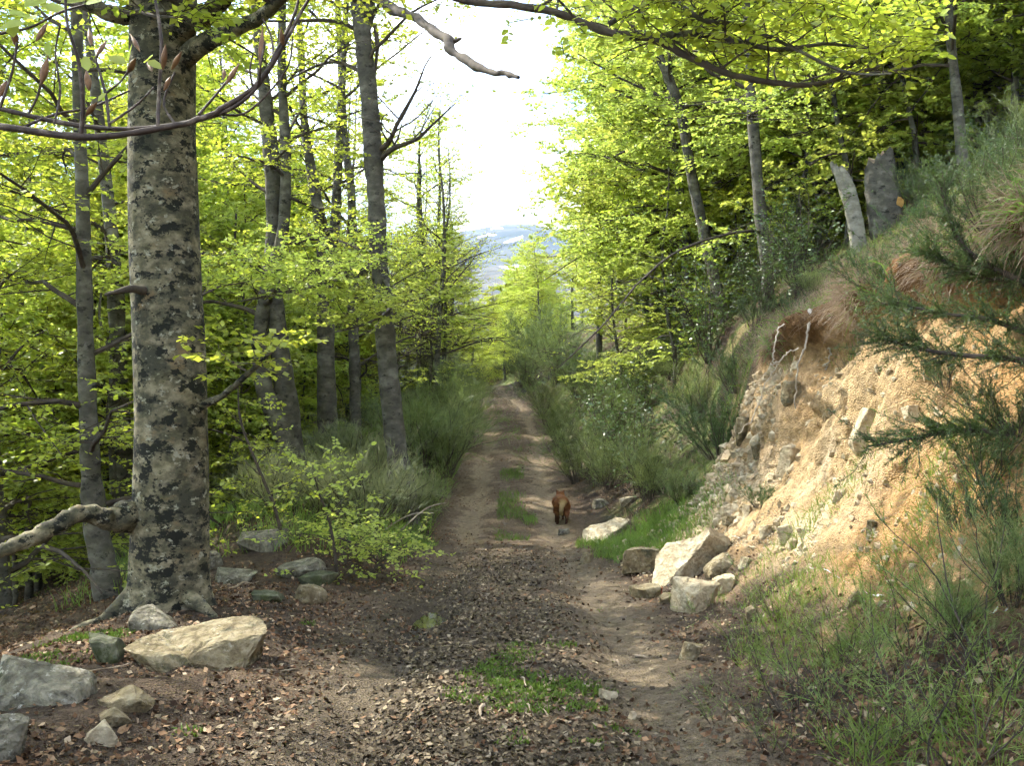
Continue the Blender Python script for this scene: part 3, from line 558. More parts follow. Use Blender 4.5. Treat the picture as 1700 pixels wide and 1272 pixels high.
ttree([(48, 960, 12), (48, 900, 11), (46, 820, 10), (40, 700, 9), (44, 560, 7)], 19, 'thin dark pole standing at the far left on the litter slope', extra_top=(0, -250), crown=dict(CR, n1=20, t0=.25, len0=2.2))
ttree([(64, 940, 10), (64, 890, 9), (66, 800, 8), (70, 680, 7)], 21, 'thinner pole just right of the far left pole', extra_top=(10, -260), crown=dict(CR, n1=18, t0=.25, len0=2.0))
ttree([(2, 1010, 34), (0, 930, 30), (-8, 820, 27), (-20, 640, 24), (-40, 400, 20)], 13.5, 'dark beech trunk cut off by the left edge of the picture', extra_top=(-60, -500), crown=dict(CR, n1=24, t0=.15, len0=3.4))

# --- prototypes for the wood, copied
def proto(h, r0, lean, seed, leafm, crown, stems=1, bark='bark'):
    global rng
    rng = np.random.default_rng(seed); s = []
    for k in range(stems):
        n = 7; z = np.linspace(0, h * (1 - .12 * k), n); wob = np.cumsum(rng.normal(0, .13, (n, 2)), 0); wob[0] = 0
        pts = np.stack([lean[0] * (z / h) ** 1.5 * h + wob[:, 0] + (k * .3) * (z / h) * 3 * math.cos(k * 2.2), lean[1] * (z / h) ** 1.5 * h + wob[:, 1] + (k * .3) * (z / h) * 3 * math.sin(k * 2.2), z - .2], -1)
        s.append((pts, taper(n, r0 * (1 - .25 * k), .02, 1.25)))
    return make_tree('beech_tree', s, 'beech', leafm=leafm, crown=crown, bark=bark)
PB = dict(n1=32, t0=.12, t1=.99, len0=3.6, len1=1.1, n2=9, n3=6, m=18, leaf=(.10, .076))
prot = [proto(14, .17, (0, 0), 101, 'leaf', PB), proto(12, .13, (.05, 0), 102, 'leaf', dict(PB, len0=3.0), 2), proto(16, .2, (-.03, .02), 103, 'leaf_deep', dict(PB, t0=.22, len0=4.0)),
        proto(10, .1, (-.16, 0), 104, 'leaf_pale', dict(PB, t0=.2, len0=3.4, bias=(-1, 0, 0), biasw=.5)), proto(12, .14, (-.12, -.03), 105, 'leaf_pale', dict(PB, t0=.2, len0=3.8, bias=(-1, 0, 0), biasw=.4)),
        proto(13, .13, (0, 0), 106, 'leaf', dict(PB, bare=.6, m=6, rise=.9, n1=24)), proto(7, .06, (0, 0), 107, 'leaf_pale', dict(PB, n1=20, t0=.1, len0=2.2, n2=7, n3=5))]
used = [False] * len(prot)
def plant(k, x, y, rz, s, label, group, sink=.1):
    g = drop(x, y); loc = (x, y, g[2] - sink)
    if not used[k]:
        used[k] = True; o = prot[k]; o.location = loc; o.rotation_euler = (0, 0, rz); o.scale = (s,) * 3; o['label'] = label; o['group'] = group; return o
    return copy_tree(prot[k], loc, rz, s, label, group)
g_ = np.random.default_rng(5)
LW = 'leafy beech of the wood falling away left of the track'
def put_wood(n, xr, yr, kinds, smin, smax, label, group, mind, ok, rzr=(0, 6.28)):
    pts_ = []; tries = 0
    while len(pts_) < n and tries < 4000:
        tries += 1; x = g_.uniform(*xr); y = g_.uniform(*yr)
        if not ok(x, y) or any((x - a) ** 2 + (y - b) ** 2 < mind ** 2 for a, b in pts_): continue
        pts_.append((x, y)); k_ = int(g_.choice(kinds)); s_ = g_.uniform(smin, smax); s_ = s_ * (.68 if (x < 0 and x > -11.5 and 19 < y < 60 and k_ not in (5, 6)) else 1); plant(k_, x, y, g_.uniform(*rzr), s_, label, group)
def pxr(x, y): return CX + x / y * F
put_wood(64, (-40, -5.5), (14, 55), [0, 1, 2, 0, 1, 6], .75, 1.15, LW, 'beeches of the left hand wood', 2.4, lambda x, y: x > -.62 * y - 1 and (x < -5.8 - .05 * y) and not (-.42 * y < x < -.05 * y - 3.0 and y < 20))
put_wood(18, (-16, -6.5), (15, 34), [6], .7, 1.15, 'small leafy beech of the understorey left of the track', 'young beeches under the left hand wood', 2.0, lambda x, y: pxr(x, y) < 640 and not (pxr(x, y) > 90 and y < 18))
put_wood(30, (-24, -3.2), (26, 68), [0, 1, 5, 5, 5, 6], .7, 1.05, 'light leafy beech lining the far left verge of the track', 'beeches lining the far left verge', 2.2, lambda x, y: x > -.30 * y and x < -2.9 - (y < 34) * 1.6)
put_wood(10, (-7, -2.8), (38, 70), [5, 5, 0, 5], .85, 1.1, 'twiggy thin-leaved beech at the left side of the sky gap', 'twiggy beeches beside the sky gap', 2.0, lambda x, y: 705 < pxr(x, y) < 775)
for x, y, s_ in [(-3.0, 95, .8), (-1.5, 98, .85), (0, 92, .8), (-2.2, 108, .95), (1.5, 90, .8), (-4.5, 104, .75), (3, 96, .9), (.8, 112, 1.0), (-.6, 84, .6), (-5.5, 90, .6)]: plant(int(g_.choice([0, 1])), x, y, g_.uniform(0, 6), s_, 'rounded bright green beech in the middle below the distant hill', 'beeches below the distant hill')
for k_, (x, y) in enumerate([(-10.5, 8.8), (-9.0, 4.6), (-9.0, -1.5)]): plant((0, 1, 0)[k_], x, y, 1.3 * k_, .9, 'unseen beech added for shade outside the left edge of the picture', 'shade beeches added left of the camera')  # never in view: added to shade the near left ground
put_wood(46, (2.6, 34), (27, 68), [3, 4, 3, 4, 6], .8, 1.25, 'pale green beech leaning out from the right hand slope', 'beeches on the right hand slope', 2.1, lambda x, y: x > 3.3 + .03 * y and x < .62 * y and not (1020 < pxr(x, y) < 1330 and y < 33), (-.5, .5))
for x, y, k_, s_ in [(5.3, 29, 4, 1.3), (6.4, 34, 3, 1.6), (5.8, 39, 4, 1.4), (7.4, 27, 4, 1.5), (7.4, 46, 4, 1.3), (7.8, 52, 4, 1.25), (7.8, 31, 0, 1.2), (9.5, 28, 0, 1.2), (11.5, 33, 4, 1.5)]:
    plant(k_, x, y, g_.uniform(-.4, .4), s_, 'tall pale beech beside the right edge of the sky gap', 'tall beeches framing the sky gap')
put_wood(10, (3.4, 14), (26, 36), [6], .55, .95, 'small pale beech of the understorey on the right slope', 'young beeches on the right slope', 1.8, lambda x, y: 1000 < pxr(x, y) < 1330 and x > 3.6, (-.5, .5))
put_wood(18, (8, 26), (17, 32), [0, 4, 3, 1], .6, .95, 'young beech high on the slope above the earth bank', 'beeches above the earth bank', 2.4, lambda x, y: 1300 < pxr(x, y) < 1800 and x > 8.5 and not (1360 < pxr(x, y) < 1590 and y < 24), (-.5, .5))
put_wood(34, (-75, -12), (45, 100), [0, 1, 2], 1.15, 1.6, 'tall beech deep in the wood far down the left slope', 'beeches deep in the left hand wood', 3.5, lambda x, y: x < -.16 * y - 4 and x > -.62 * y)
put_wood(12, (7, 16), (19.5, 27), [6, 6, 3], .7, 1.05, 'small sunlit beech behind the broken stumps', 'young beeches behind the stumps', 1.6, lambda x, y: 1330 < pxr(x, y) < 1760 and x > 7.0, (-.5, .5))
for k_, (x, y, s_) in enumerate([(7.4, 20.6, 1.15), (8.6, 21.5, 1.3), (9.8, 22.2, 1.25), (6.9, 22.4, 1.1), (11.0, 23, 1.3), (12.4, 22.6, 1.3), (10.4, 19.4, 1.1)]): plant(6, x, y, .9 * k_, s_, 'low bright beech filling the slope behind the broken stumps', 'bright beeches behind the stumps')
put_wood(24, (-30, 44), (74, 135), [0, 4, 3, 1], .8, 1.2, 'far pale beech beyond the end of the track', 'far beeches beyond the track', 4.0, lambda x, y: not (790 < pxr(x, y) < 905) and abs(x - 4) < .5 * y, (-.5, .5))
put_wood(20, (-9, 10), (76, 125), [0, 1, 0, 1, 4], .6, .85, 'pale beech closing the end of the track', 'beeches closing the end of the track', 2.6, lambda x, y: 780 < pxr(x, y) < 930 and (y > 100 or pxr(x, y) > 850 or pxr(x, y) < 800), (-.5, .5))

for k_, (x, y) in enumerate([(-9.5, 30), (-8.2, 36), (-11.5, 34), (-13.5, 28), (-7.4, 43), (-10.5, 25)]): plant(k_ % 2, x, y, 1.1 * k_, 1.12, 'tall full-leaved beech filling the canopy behind the left trunks', 'tall beeches behind the left trunks')
# --- single trees on the right
CRR = dict(CR, bias=(-1, 0, 0), biasw=.35, n1=18, t0=.48, leaf=(.09, .065))
def rtree(pts_px, label, leafm='leaf_pale', bark='bark', top=(-60, -300), crown=CRR, more=(), d=None):
    h = hit(pts_px[0][0], pts_px[0][1]); d = d or (h[1] if h is not None else 25); d = min(d, 42)
    return ttree(pts_px, d, label, crown=crown, extra_top=top, more=[(m_, d) for m_ in more], leafm=leafm, bark=bark)
rtree([(1202, 535, 24), (1190, 480, 21), (1170, 390, 19), (1150, 300, 18), (1135, 210, 17), (1115, 140, 15), (1092, 90, 13), (1070, 40, 11)], 'long grey trunk leaning left over the slope, arched at its top')
rtree([(1276, 505, 22), (1272, 440, 21), (1262, 350, 20), (1252, 230, 19), (1245, 130, 17), (1240, 50, 15)], 'upright grey beech right of the long leaning trunk', top=(-10, -300))
rtree([(1412, 330, 22), (1410, 250, 20), (1406, 170, 18), (1402, 60, 15)], 'dark upright trunk rising behind the broken stumps', leafm='leaf', top=(0, -260))
rtree([(1552, 276, 24), (1530, 230, 20), (1505, 180, 18), (1485, 110, 16), (1470, 40, 14)], 'smooth pale stem curving left high above the bank', leafm='leaf', bark='bark_pale', top=(-40, -260))
rtree([(1556, 272, 20), (1545, 220, 18), (1532, 150, 17), (1522, 95, 15), (1500, 20, 11)], 'dark forked stem right of the smooth curving stem', leafm='leaf', top=(-20, -200), more=[[(1528, 100, 13), (1540, 60, 12), (1550, 0, 11), (1556, -120, 6)]])
rtree([(1654, 210, 10), (1658, 150, 9), (1662, 80, 8), (1660, 20, 7)], 'white thin birch-like stem near the upper right corner', leafm='leaf', bark='root', top=(0, -120), crown=dict(CRR, n1=10, len0=1.6))
rtree([(1672, 200, 8), (1682, 150, 7), (1694, 110, 6), (1700, 40, 5)], 'white bowed sapling at the right edge', leafm='leaf', bark='root', top=(0, -120), crown=dict(CRR, n1=8, len0=1.4))
rtree([(1636, 190, 8), (1630, 130, 8), (1622, 60, 7), (1615, 0, 6)], 'thin pinkish stem left of the white stems in the upper right corner', leafm='leaf', bark='bark_pale', top=(-10, -120), crown=dict(CRR, n1=10, len0=1.6))
rtree([(995, 540, 10), (997, 500, 9), (992, 440, 8), (990, 370, 7)], 'slim far trunk on the right slope left of the long leaning trunk', top=(-10, -110))
rtree([(1072, 470, 10), (1070, 430, 9), (1066, 380, 8)], 'slim far trunk behind the holly left of the long leaning trunk', top=(-10, -130))
rtree([(1352, 300, 13), (1356, 240, 12), (1362, 180, 11), (1360, 100, 9)], 'thin dark trunk hung with ivy left of the broken stumps', leafm='leaf', top=(0, -150))

# long thin drooping branch of the upright grey beech, hanging over the shrubs
TR = [o for o in bpy.data.objects if o.get('label', '').startswith('upright grey beech right')][0]; br = np.array(TR.location); dR = br[1]
limb(TR, br, [(1262, 385, 6, dR), (1235, 384, 5, dR - 1), (1180, 396, 4.5, dR - 2), (1120, 420, 4, dR - 3), (1060, 470, 3.5, dR - 4), (1010, 530, 3, dR - 4.5), (960, 580, 2.5, dR - 5), (925, 612, 1.5, dR - 5)], 'drooping_branch', bark='twig', k=30, sides=6, crown=dict(n1=14, t0=.4, len0=1.3, len1=.6, n2=4, n3=2, m=2, bare=.8, bias=(-1, 0, -.5), biasw=1))

# ------------------------------------------------------------------ tree beside the camera whose budding branch hangs into the upper left corner
rng = np.random.default_rng(77)
g0 = drop(-2.6, .6); bt = bpy.data.objects.new('beech_tree', None); COL.objects.link(bt); bt.location = g0
G = Geo(); p_, r_ = resample([g0 - [0, 0, .2], g0 + [.05, 0, 1.5], g0 + [0, .1, 4], g0 + [.2, .1, 8], g0 + [.1, 0, 12]], [.26, .19, .16, .11, .03], 40); tubes(G, p_[None], r_[None], 14)
link('trunk', G.mesh('trunk', [M['bark_big']], True, g0), bt)
G = Geo(); crown_on(G, G, p_, r_, n1=16, t0=.45, len0=3.4, len1=1.2, n2=7, n3=5, m=10, leaf=(.085, .06)); tag(link('crown', G.mesh('crown', [M['twig'], M['leaf']], False, g0), bt), kind='stuff')  # leafy crown above the view, added to shade the foreground
NB = 1.35
limb(bt, g0, [(-2900, -300, 60, 1.0), (-1600, 60, 40, 1.15), (-700, 160, 24, 1.3), (-200, 190, 14, NB), (0, 210, 12, NB), (140, 227, 12, NB), (260, 214, 11, NB), (330, 198, 10, NB), (385, 170, 9, NB), (432, 135, 9, NB), (470, 75, 7, NB), (500, 20, 6, NB), (530, -30, 4, NB)], 'budding_branch', bark='twig_red', label='thin curved twig with long brown buds', k=70, sides=9, rough=.09)
BR = bpy.data.objects[-1] if False else [o for o in bt.children if o.name.startswith('budding_branch')][0]
def twig(pts_, d=NB):
    q, r = pix([(a, b, c, d + dd) for a, b, c, dd in pts_], d); p, rr = resample(q, r, 4 * len(pts_)); G = Geo(); tubes(G, p[None], rr[None], 6); return link('twig', G.mesh('twig', [M['twig_red']], True, g0), BR)
for t_ in [[(0, 180, 9, .05), (100, 203, 9, .04), (200, 214, 8, .03), (300, 205, 8, .02), (380, 182, 7, 0), (430, 140, 6, 0), (462, 80, 6, 0), (490, 20, 5, 0), (500, -30, 4, 0)],
           [(135, 225, 8, 0), (137, 170, 7, -.01), (130, 100, 6, -.02), (112, 40, 5, -.03), (108, -20, 4, -.03)],
           [(262, 212, 7, 0), (264, 150, 6, .02), (268, 70, 6, .03), (258, 0, 5, .04)],
           [(182, 214, 5, 0), (175, 155, 5, .02), (158, 95, 4, .03)], [(175, 155, 4, .02), (200, 135, 3, .02), (212, 118, 3, .02)], [(158, 98, 4, .03), (172, 75, 4, .03), (176, 68, 3, .03)],
           [(48, 188, 4, .02), (62, 160, 4, .02), (68, 135, 4, .02)], [(0, 178, 5, -.03), (20, 120, 4, -.03), (28, 70, 4, -.03)], [(0, 55, 5, .05), (50, 45, 4, .05), (100, 20, 4, .05), (150, 5, 3, .05)],
           [(182, 205, 5, 0), (225, 175, 4, .03), (255, 145, 3, .05)], [(330, 190, 5, 0), (360, 155, 4, .02), (388, 120, 3, .04)], [(430, 140, 5, 0), (433, 105, 4, -.02), (440, 70, 4, -.02)], [(455, 100, 4, 0), (450, 60, 4, .03), (436, 30, 3, .03)], [(290, 205, 5, .02), (272, 170, 4, .04), (290, 120, 4, .05)]]:
    twig(t_)
BUD = [((68, 140), (80, 92), 13), ((28, 78), (20, 40), 12), ((152, 75), (147, 45), 9), ((160, 92), (178, 66), 8), ((212, 120), (226, 95), 11), ((148, 150), (143, 115), 12), ((232, 85), (216, 55), 8), ((270, 115), (275, 72), 11), ((285, 115), (302, 84), 9), ((252, 118), (245, 100), 9),
       ((375, 140), (398, 104), 9), ((372, 130), (372, 112), 7), ((432, 112), (436, 42), 10), ((470, 78), (466, 45), 9), ((452, 105), (458, 84), 8), ((142, 192), (162, 168), 10), ((0, 160), (12, 132), 12), ((272, 150), (284, 125), 8), ((60, 68), (80, 35), 9)]
for (a, b, w_) in BUD:
    p0, p1 = P(a[0], a[1], NB), P(b[0], b[1], NB + .02 * rng.normal()); G = Geo(); s = np.linspace(0, 1, 9)[:, None]; pp = p0 + (p1 - p0) * s
    tubes(G, pp[None], (np.array([.25, .55, .85, 1, 1, .85, .6, .3, .02]) * w_ / F * NB / 2)[None], 8); link('bud', G.mesh('bud', [M['bud']], True, g0), BR)
for (lx, ly, ang_, sz) in [(12, 22, 20, 46), (40, 12, 60, 52), (70, 8, -20, 44), (100, 4, 30, 50), (140, 6, 10, 40), (22, 62, 100, 36), (0, 45, 0, 50), (210, 106, 150, 34), (214, 100, 60, 34), (240, 104, 20, 30), (244, 100, -40, 30), (146, 118, 100, 30), (80, 92, 80, 24), (60, 30, 160, 40), (162, 168, 50, 20)]:
    p0 = P(lx, ly, NB + .03 * rng.normal()); a_ = R(ang_); d_ = nrm(np.array([math.cos(a_), rng.normal(0, .5), math.sin(a_) * .7])); w_ = nrm(np.cross(d_, np.array([.1, -.8, .6]))); G = Geo()
    blades(G, p0[None], d_[None], w_[None], np.array([[sz / F * NB]]), np.array([[sz * .62 / F * NB]]), rng.random(1), 0, True); link('leaf', G.mesh('leaf', [M['leaf_pale']], True, g0), BR)
for t_ in [[(30, 215, 6, .02), (90, 190, 5, .05), (150, 178, 4, .07), (215, 150, 3, .08)], [(350, 186, 5, .0), (400, 190, 4, .03), (440, 160, 4, .04), (478, 110, 3, .05), (486, 60, 2, .05)], [(420, 145, 4, 0), (415, 115, 3, -.02), (420, 90, 3, -.02)], [(90, 205, 4, .02), (100, 150, 4, .04), (92, 90, 3, .05), (100, 40, 3, .05)]]: twig(t_)
tag(bt, 'budding beech beside the camera whose long twig hangs across the upper left corner', 'tree')

# ------------------------------------------------------------------ rocks
_ico = {}
def ico(n):
    if n not in _ico:
        bm = bmesh.new(); bmesh.ops.create_icosphere(bm, subdivisions=n, radius=1); bm.verts.index_update()
        _ico[n] = (np.array([v.co[:] for v in bm.verts]), np.array([[v.index for v in f.verts] for f in bm.faces])); bm.free()
    return _ico[n]
def rock_shape(g, sub=3, cuts=9, boxy=.55, lo=.5, hi=.85, rough=.06, flat=0):
    """angular block: hull of points thrown on a worn box, edges chipped, faces roughened"""
    k = 10 + cuts; q = g.uniform(-1, 1, (k, 3)); q = q / np.maximum(np.abs(q).max(1, keepdims=True), 1e-6) * g.uniform(.72, 1.0, (k, 1)); q = q / np.maximum(np.linalg.norm(q, axis=1, keepdims=True) / 1.32, 1)
    bm = bmesh.new(); [bm.verts.new(p) for p in q]; bmesh.ops.convex_hull(bm, input=bm.verts[:]); loose = [v for v in bm.verts if not v.link_faces]; bmesh.ops.delete(bm, geom=loose, context='VERTS')
    bmesh.ops.dissolve_limit(bm, angle_limit=R(12), verts=bm.verts[:], edges=bm.edges[:])
    bmesh.ops.bevel(bm, geom=bm.edges[:], offset=.055, segments=1, affect='EDGES', clamp_overlap=True)
    bmesh.ops.triangulate(bm, faces=bm.faces[:])
    for it in range(sub - 1):
        lng = [e for e in bm.edges if e.calc_length() > (.42, .24, .14)[min(it, 2)]]
        if lng: bmesh.ops.subdivide_edges(bm, edges=lng, cuts=1); bmesh.ops.triangulate(bm, faces=[f for f in bm.faces if len(f.verts) > 3])
    bm.verts.index_update(); V = np.array([v.co[:] for v in bm.verts]); T = np.array([[v.index for v in f.verts] for f in bm.faces]); bm.free()
    V = V / np.abs(V).max(0)
    if flat: V[:, 2] = np.where(V[:, 2] > flat, flat + (V[:, 2] - flat) * .12, V[:, 2]); V[:, 2] = V[:, 2] + .07 * np.round(fbm(V[:, 0] * 1.1, V[:, 1] * 1.1, int(g.integers(99)), 2) * 4) / 2 * (V[:, 2] > flat * .8)
    s0 = int(g.integers(1000)); V = V + nrm(V) * (rough * 1.5 * fbm(V[:, 0] * 1.8 + V[:, 2] * 1.3, V[:, 1] * 1.8 - V[:, 2] * 1.1, s0, 5))[:, None] + g.normal(0, .009, V.shape)
    return V, T
def rock(name, label, px, py, wpx, hpx, deep=.8, mat='rock_ochre', rot=(0, 0, 0), seed=0, sub=3, sink=.18, group=None, cuts=9, boxy=.5, d=None, lo=.5, hi=.85, flat=.55):
    h = hit(px, py) if d is None else P(px, py, d); d_ = h[1]; g = np.random.default_rng(seed + 900); W_ = wpx / F * d_; H_ = hpx / F * d_
    V, T = rock_shape(g, sub, cuts, boxy, lo, hi, flat=flat); V = V * np.array([W_ / 2, W_ * deep / 2, H_ * (.62 + sink)])
    G = Geo(); G.add(V, T=T); o = link(name, G.mesh(name, [M[mat]], True)); o.location = h + np.array([0, W_ * deep * .3, H_ * (.34 - sink * .5)])
    o.rotation_euler = tuple(R(a) for a in rot)
    o.data.set_sharp_from_angle(angle=R(24))
    return tag(o, label, 'rock', group)
rock('boulder', 'big flat-topped tan boulder with pitted top at the foot of the massive beech', 330, 1104, 205, 62, .75, 'rock_ochre', (6, -4, 8), 1, 4, .2, cuts=7, boxy=.4, lo=.6)
rock('boulder', 'thin tan ledge of stone jutting left from under the big flat-topped boulder', 255, 1108, 120, 34, .8, 'rock_ochre', (4, 8, -12), 2, 4, cuts=8)
rock('boulder', 'long grey lichened boulder lying at the left edge', 50, 1172, 195, 64, .6, 'rock_grey', (0, 14, -12), 3, 4, cuts=7, boxy=.55)
rock('boulder', 'dark grey boulder in the lower left corner', -6, 1256, 76, 80, .9, 'rock_grey', (0, 10, 20), 4, 4)
rock('boulder', 'grey boulder leaning against the foot of the massive beech', 248, 1048, 78, 44, .9, 'rock_grey', (0, -8, 15), 5)
rock('boulder', 'mossy dark boulder left of the big flat-topped boulder', 160, 1102, 70, 52, .9, 'rock_moss', (0, 5, 10), 6)
rock('stone', 'wedge of tan stone on the leaf litter right of the long grey boulder', 205, 1178, 92, 34, .7, 'rock_ochre', (0, -14, 20), 7)
rock('stone', 'upright broken tan stone in front of the wedge of tan stone', 188, 1208, 40, 40, .7, 'rock_ochre', (10, -25, 30), 8)
rock('stone', 'pale splintered stone low on the litter below the broken tan stone', 168, 1238, 46, 44, .5, 'rock_pale', (0, -40, 20), 9, sub=3)
rock('boulder', 'flat grey slab under the saplings behind the massive beech', 428, 912, 88, 34, .9, 'rock_grey', (0, -4, 5), 10)
rock('stone', 'flat grey stone right of the massive trunk', 385, 970, 66, 24, .9, 'rock_grey', (0, 6, 0), 11)
rock('stone', 'rounded grey stone against the right side of the massive trunk', 352, 945, 36, 36, .9, 'rock_grey', (0, 0, 40), 12)
rock('stone', 'pale flat stone beneath the leafy sapling', 492, 958, 86, 26, .8, 'rock_grey', (0, -10, 10), 13)
rock('stone', 'tan angular stone at the left rim of the track', 512, 1002, 52, 40, .9, 'rock_ochre', (0, 8, 30), 14)
rock('stone', 'mossy flat stone just above the angular stone at the left rim', 528, 972, 62, 24, .9, 'rock_moss', (0, 0, 0), 15)
rock('stone', 'low mossy stone between the massive trunk and the big boulder', 440, 1000, 56, 18, .9, 'rock_moss', (0, 0, 0), 16)
def slab(label, pts_, foot, n_, ext, mat, seed, drop_=0):
    """broken slab: a traced outline lying in a tilted plane, given thickness, then roughened"""
    h = hit(*foot); d = h[1]; n_ = nrm(np.array(n_, float)); o3 = P(foot[0], foot[1], d); F3 = []
    for px, py in pts_:
        v = np.array([(px - CX) / F, 1, -(py - CY) / F]); t = np.dot(n_, o3 - np.array([0, 0, CH])) / np.dot(n_, v); F3.append(np.array([0, 0, CH]) + v * t)
    F3 = np.array(F3) - o3; e = np.array(ext); k = len(F3); bm = bmesh.new(); A = [bm.verts.new(p) for p in F3]; B = [bm.verts.new(p + e) for p in F3]
    bm.faces.new(A); bm.faces.new(B[::-1]); [bm.faces.new([A[i], B[i], B[(i + 1) % k], A[(i + 1) % k]]) for i in range(k)]
    bmesh.ops.recalc_face_normals(bm, faces=bm.faces[:]); bmesh.ops.bevel(bm, geom=bm.edges[:], offset=.014, segments=1, affect='EDGES', clamp_overlap=True); bmesh.ops.triangulate(bm, faces=bm.faces[:])
    for lim in (.2, .1, .055):
        lng = [x for x in bm.edges if x.calc_length() > lim]
        if lng: bmesh.ops.subdivide_edges(bm, edges=lng, cuts=1); bmesh.ops.triangulate(bm, faces=[f for f in bm.faces if len(f.verts) > 3])
    g = np.random.default_rng(seed); bm.normal_update()
    for v in bm.verts: v.co += v.normal * float(.06 * fbm(v.co.x * 3 + v.co.z * 2, v.co.y * 3 - v.co.z * 2, seed, 4)) * 1.0 + Vector(g.normal(0, .004, 3))
    me = bpy.data.meshes.new('boulder'); bm.to_mesh(me); bm.free(); me.materials.append(M[mat]); me.polygons.foreach_set('use_smooth', np.ones(len(me.polygons), bool)); o = link('boulder', me, None, o3 - np.array([0, 0, drop_])); me.set_sharp_from_angle(angle=R(26)); return tag(o, label, 'rock')
slab('sunlit flat pale slab beside the dog', [(966, 902), (968, 880), (982, 872), (1004, 867), (1022, 856), (1047, 862), (1030, 877), (1010, 890), (996, 902)], (985, 902), (-.25, -.42, .85), (.08, .12, -.25), 'rock_pale', 20)
slab('tall fang-shaped pale slab with dark shaded side leaning right', [(1082, 970), (1084, 945), (1092, 920), (1108, 902), (1140, 888), (1160, 880), (1176, 869), (1178, 884), (1160, 908), (1140, 930), (1120, 955), (1100, 976)], (1095, 974), (-.62, -.50, .55), (.30, .22, -.18), 'rock_pale', 21, .03)
slab('shaded square ochre block left of the fang-shaped slab', [(1030, 956), (1033, 925), (1038, 914), (1060, 910), (1096, 912), (1098, 956)], (1062, 954), (.1, -.95, .12), (.05, .42, -.05), 'rock_ochre', 22)
rock('boulder', 'ochre block with bright top in front of the fang-shaped slab', 1163, 1012, 76, 58, .9, 'rock_pale', (4, 6, 25), 23, 4, .15, cuts=8, boxy=.42)
rock('stone', 'flat ochre stone in front of the shaded square block', 1072, 992, 54, 22, .9, 'rock_ochre', (0, -5, 0), 24)
rock('stone', 'small ochre wedge beside the flat ochre stone', 1110, 1002, 32, 18, .9, 'rock_ochre', (0, -20, 20), 25)
rock('stone', 'cube of brown stone alone at the right rim of the track', 1150, 1096, 40, 34, .9, 'rock_ochre', (0, 12, 30), 26, cuts=6, boxy=.4)
rock('stone', 'small pointed stone between the pale slab and the track', 974, 936, 20, 22, .8, 'rock_ochre', (0, 20, 0), 27)
rock('stone', 'grey stone lying on the track behind the dog', 936, 888, 20, 11, .9, 'rock_grey', (0, 0, 0), 28)
rock('stone', 'flat grey stone on the right verge beyond the dog', 1000, 842, 32, 16, .9, 'rock_grey', (0, 0, 20), 29)
rock('stone', 'pale stone right of the flat grey stone on the verge', 1040, 838, 28, 16, .9, 'rock_pale', (0, -20, 20), 30)
rock('stone', 'tilted stone below the talus right of the bright-topped block', 1205, 985, 44, 34, .9, 'rock_pale', (0, -10, 0), 31)
rock('stone', 'ochre stone above the bright-topped block', 1196, 955, 54, 30, .9, 'rock_ochre', (0, -25, 0), 32)
for k_, (a, b, c, e, lb) in enumerate([(1277, 886, 28, 16, 'white stone leftmost of three on the talus'), (1306, 894, 32, 26, 'white stone in the middle of three on the talus'), (1332, 890, 22, 18, 'white rounded stone rightmost of three on the talus'),
        (1216, 852, 32, 18, 'white stone at the left foot of the talus'), (1242, 858, 22, 24, 'upright white stone beside the small heath plant on the talus'), (1216, 868, 26, 12, 'low ochre stone under the white stone at the talus foot'), (1258, 752, 24, 22, 'ochre stone perched at the left rim of the earth face'),
        (1442, 722, 62, 60, 'largest white boulder stuck in the middle of the earth face'), (1316, 770, 44, 40, 'pale boulder low in the left part of the earth face'), (1318, 660, 34, 34, 'ochre boulder high in the left part of the earth face'), (1518, 690, 30, 22, 'pale stone right of the largest white boulder'),
        (1240, 718, 36, 34, 'jutting earth-coloured rock on the nose of the bank'), (1392, 830, 26, 20, 'pale stone low on the talus under the largest white boulder'), (1450, 880, 24, 22, 'ochre stone on the lower talus'), (1240, 940, 24, 18, 'small ochre stone among seedlings below the talus'),
        (1318, 905, 18, 12, 'small pale stone just below the three white stones'), (1420, 1003, 26, 30, 'ochre stone at the bottom of the talus'), (1250, 1030, 22, 30, 'narrow ochre stone among the broom right of the track'), (1010, 1162, 34, 16, 'small tan stone on the right side of the near track'), (1050, 1195, 16, 16, 'small ochre pebble on the right side of the near track')]):
    rock('stone', lb, a, b, c, e, .8, 'rock_pale' if k_ not in (5, 6, 9, 11, 13, 16, 17) else 'rock_ochre', (g_.uniform(-15, 15), g_.uniform(-20, 20), g_.uniform(0, 60)), 60 + k_, 3, .3)
# hollow brick scrap by the flat ochre stone
hb = hit(1091, 990); G = Geo(); dd = hb[1]; bw = 14 / F * dd
br_ = bpy.data.objects.new('brick_scrap', None); COL.objects.link(br_); br_.location = hb; tag(br_, 'small scrap of red hollow brick beside the flat ochre stone', 'brick')
def boxmesh(name, sx, sy, sz, mat):
    V = np.array([[x, y, z] for x in (-1, 1) for y in (-1, 1) for z in (-1, 1)]) * np.array([sx, sy, sz]) / 2; G = Geo(); G.add(V, [[0, 1, 3, 2], [4, 6, 7, 5], [0, 4, 5, 1], [2, 3, 7, 6], [0, 2, 6, 4], [1, 5, 7, 3]]); return G.mesh(name, [M[mat]], False)
for nm, z in (('brick_face', 0.004), ('brick_face', bw * .95)): link(nm, boxmesh(nm, bw * 1.15, bw * .8, bw * .16, 'brick'), br_, (0, 0, z))
for k_ in range(4): link('brick_web', boxmesh('brick_web', bw * .1, bw * .78, bw * .8, 'brick'), br_, ((k_ - 1.5) * bw * .33, 0, bw * .48))

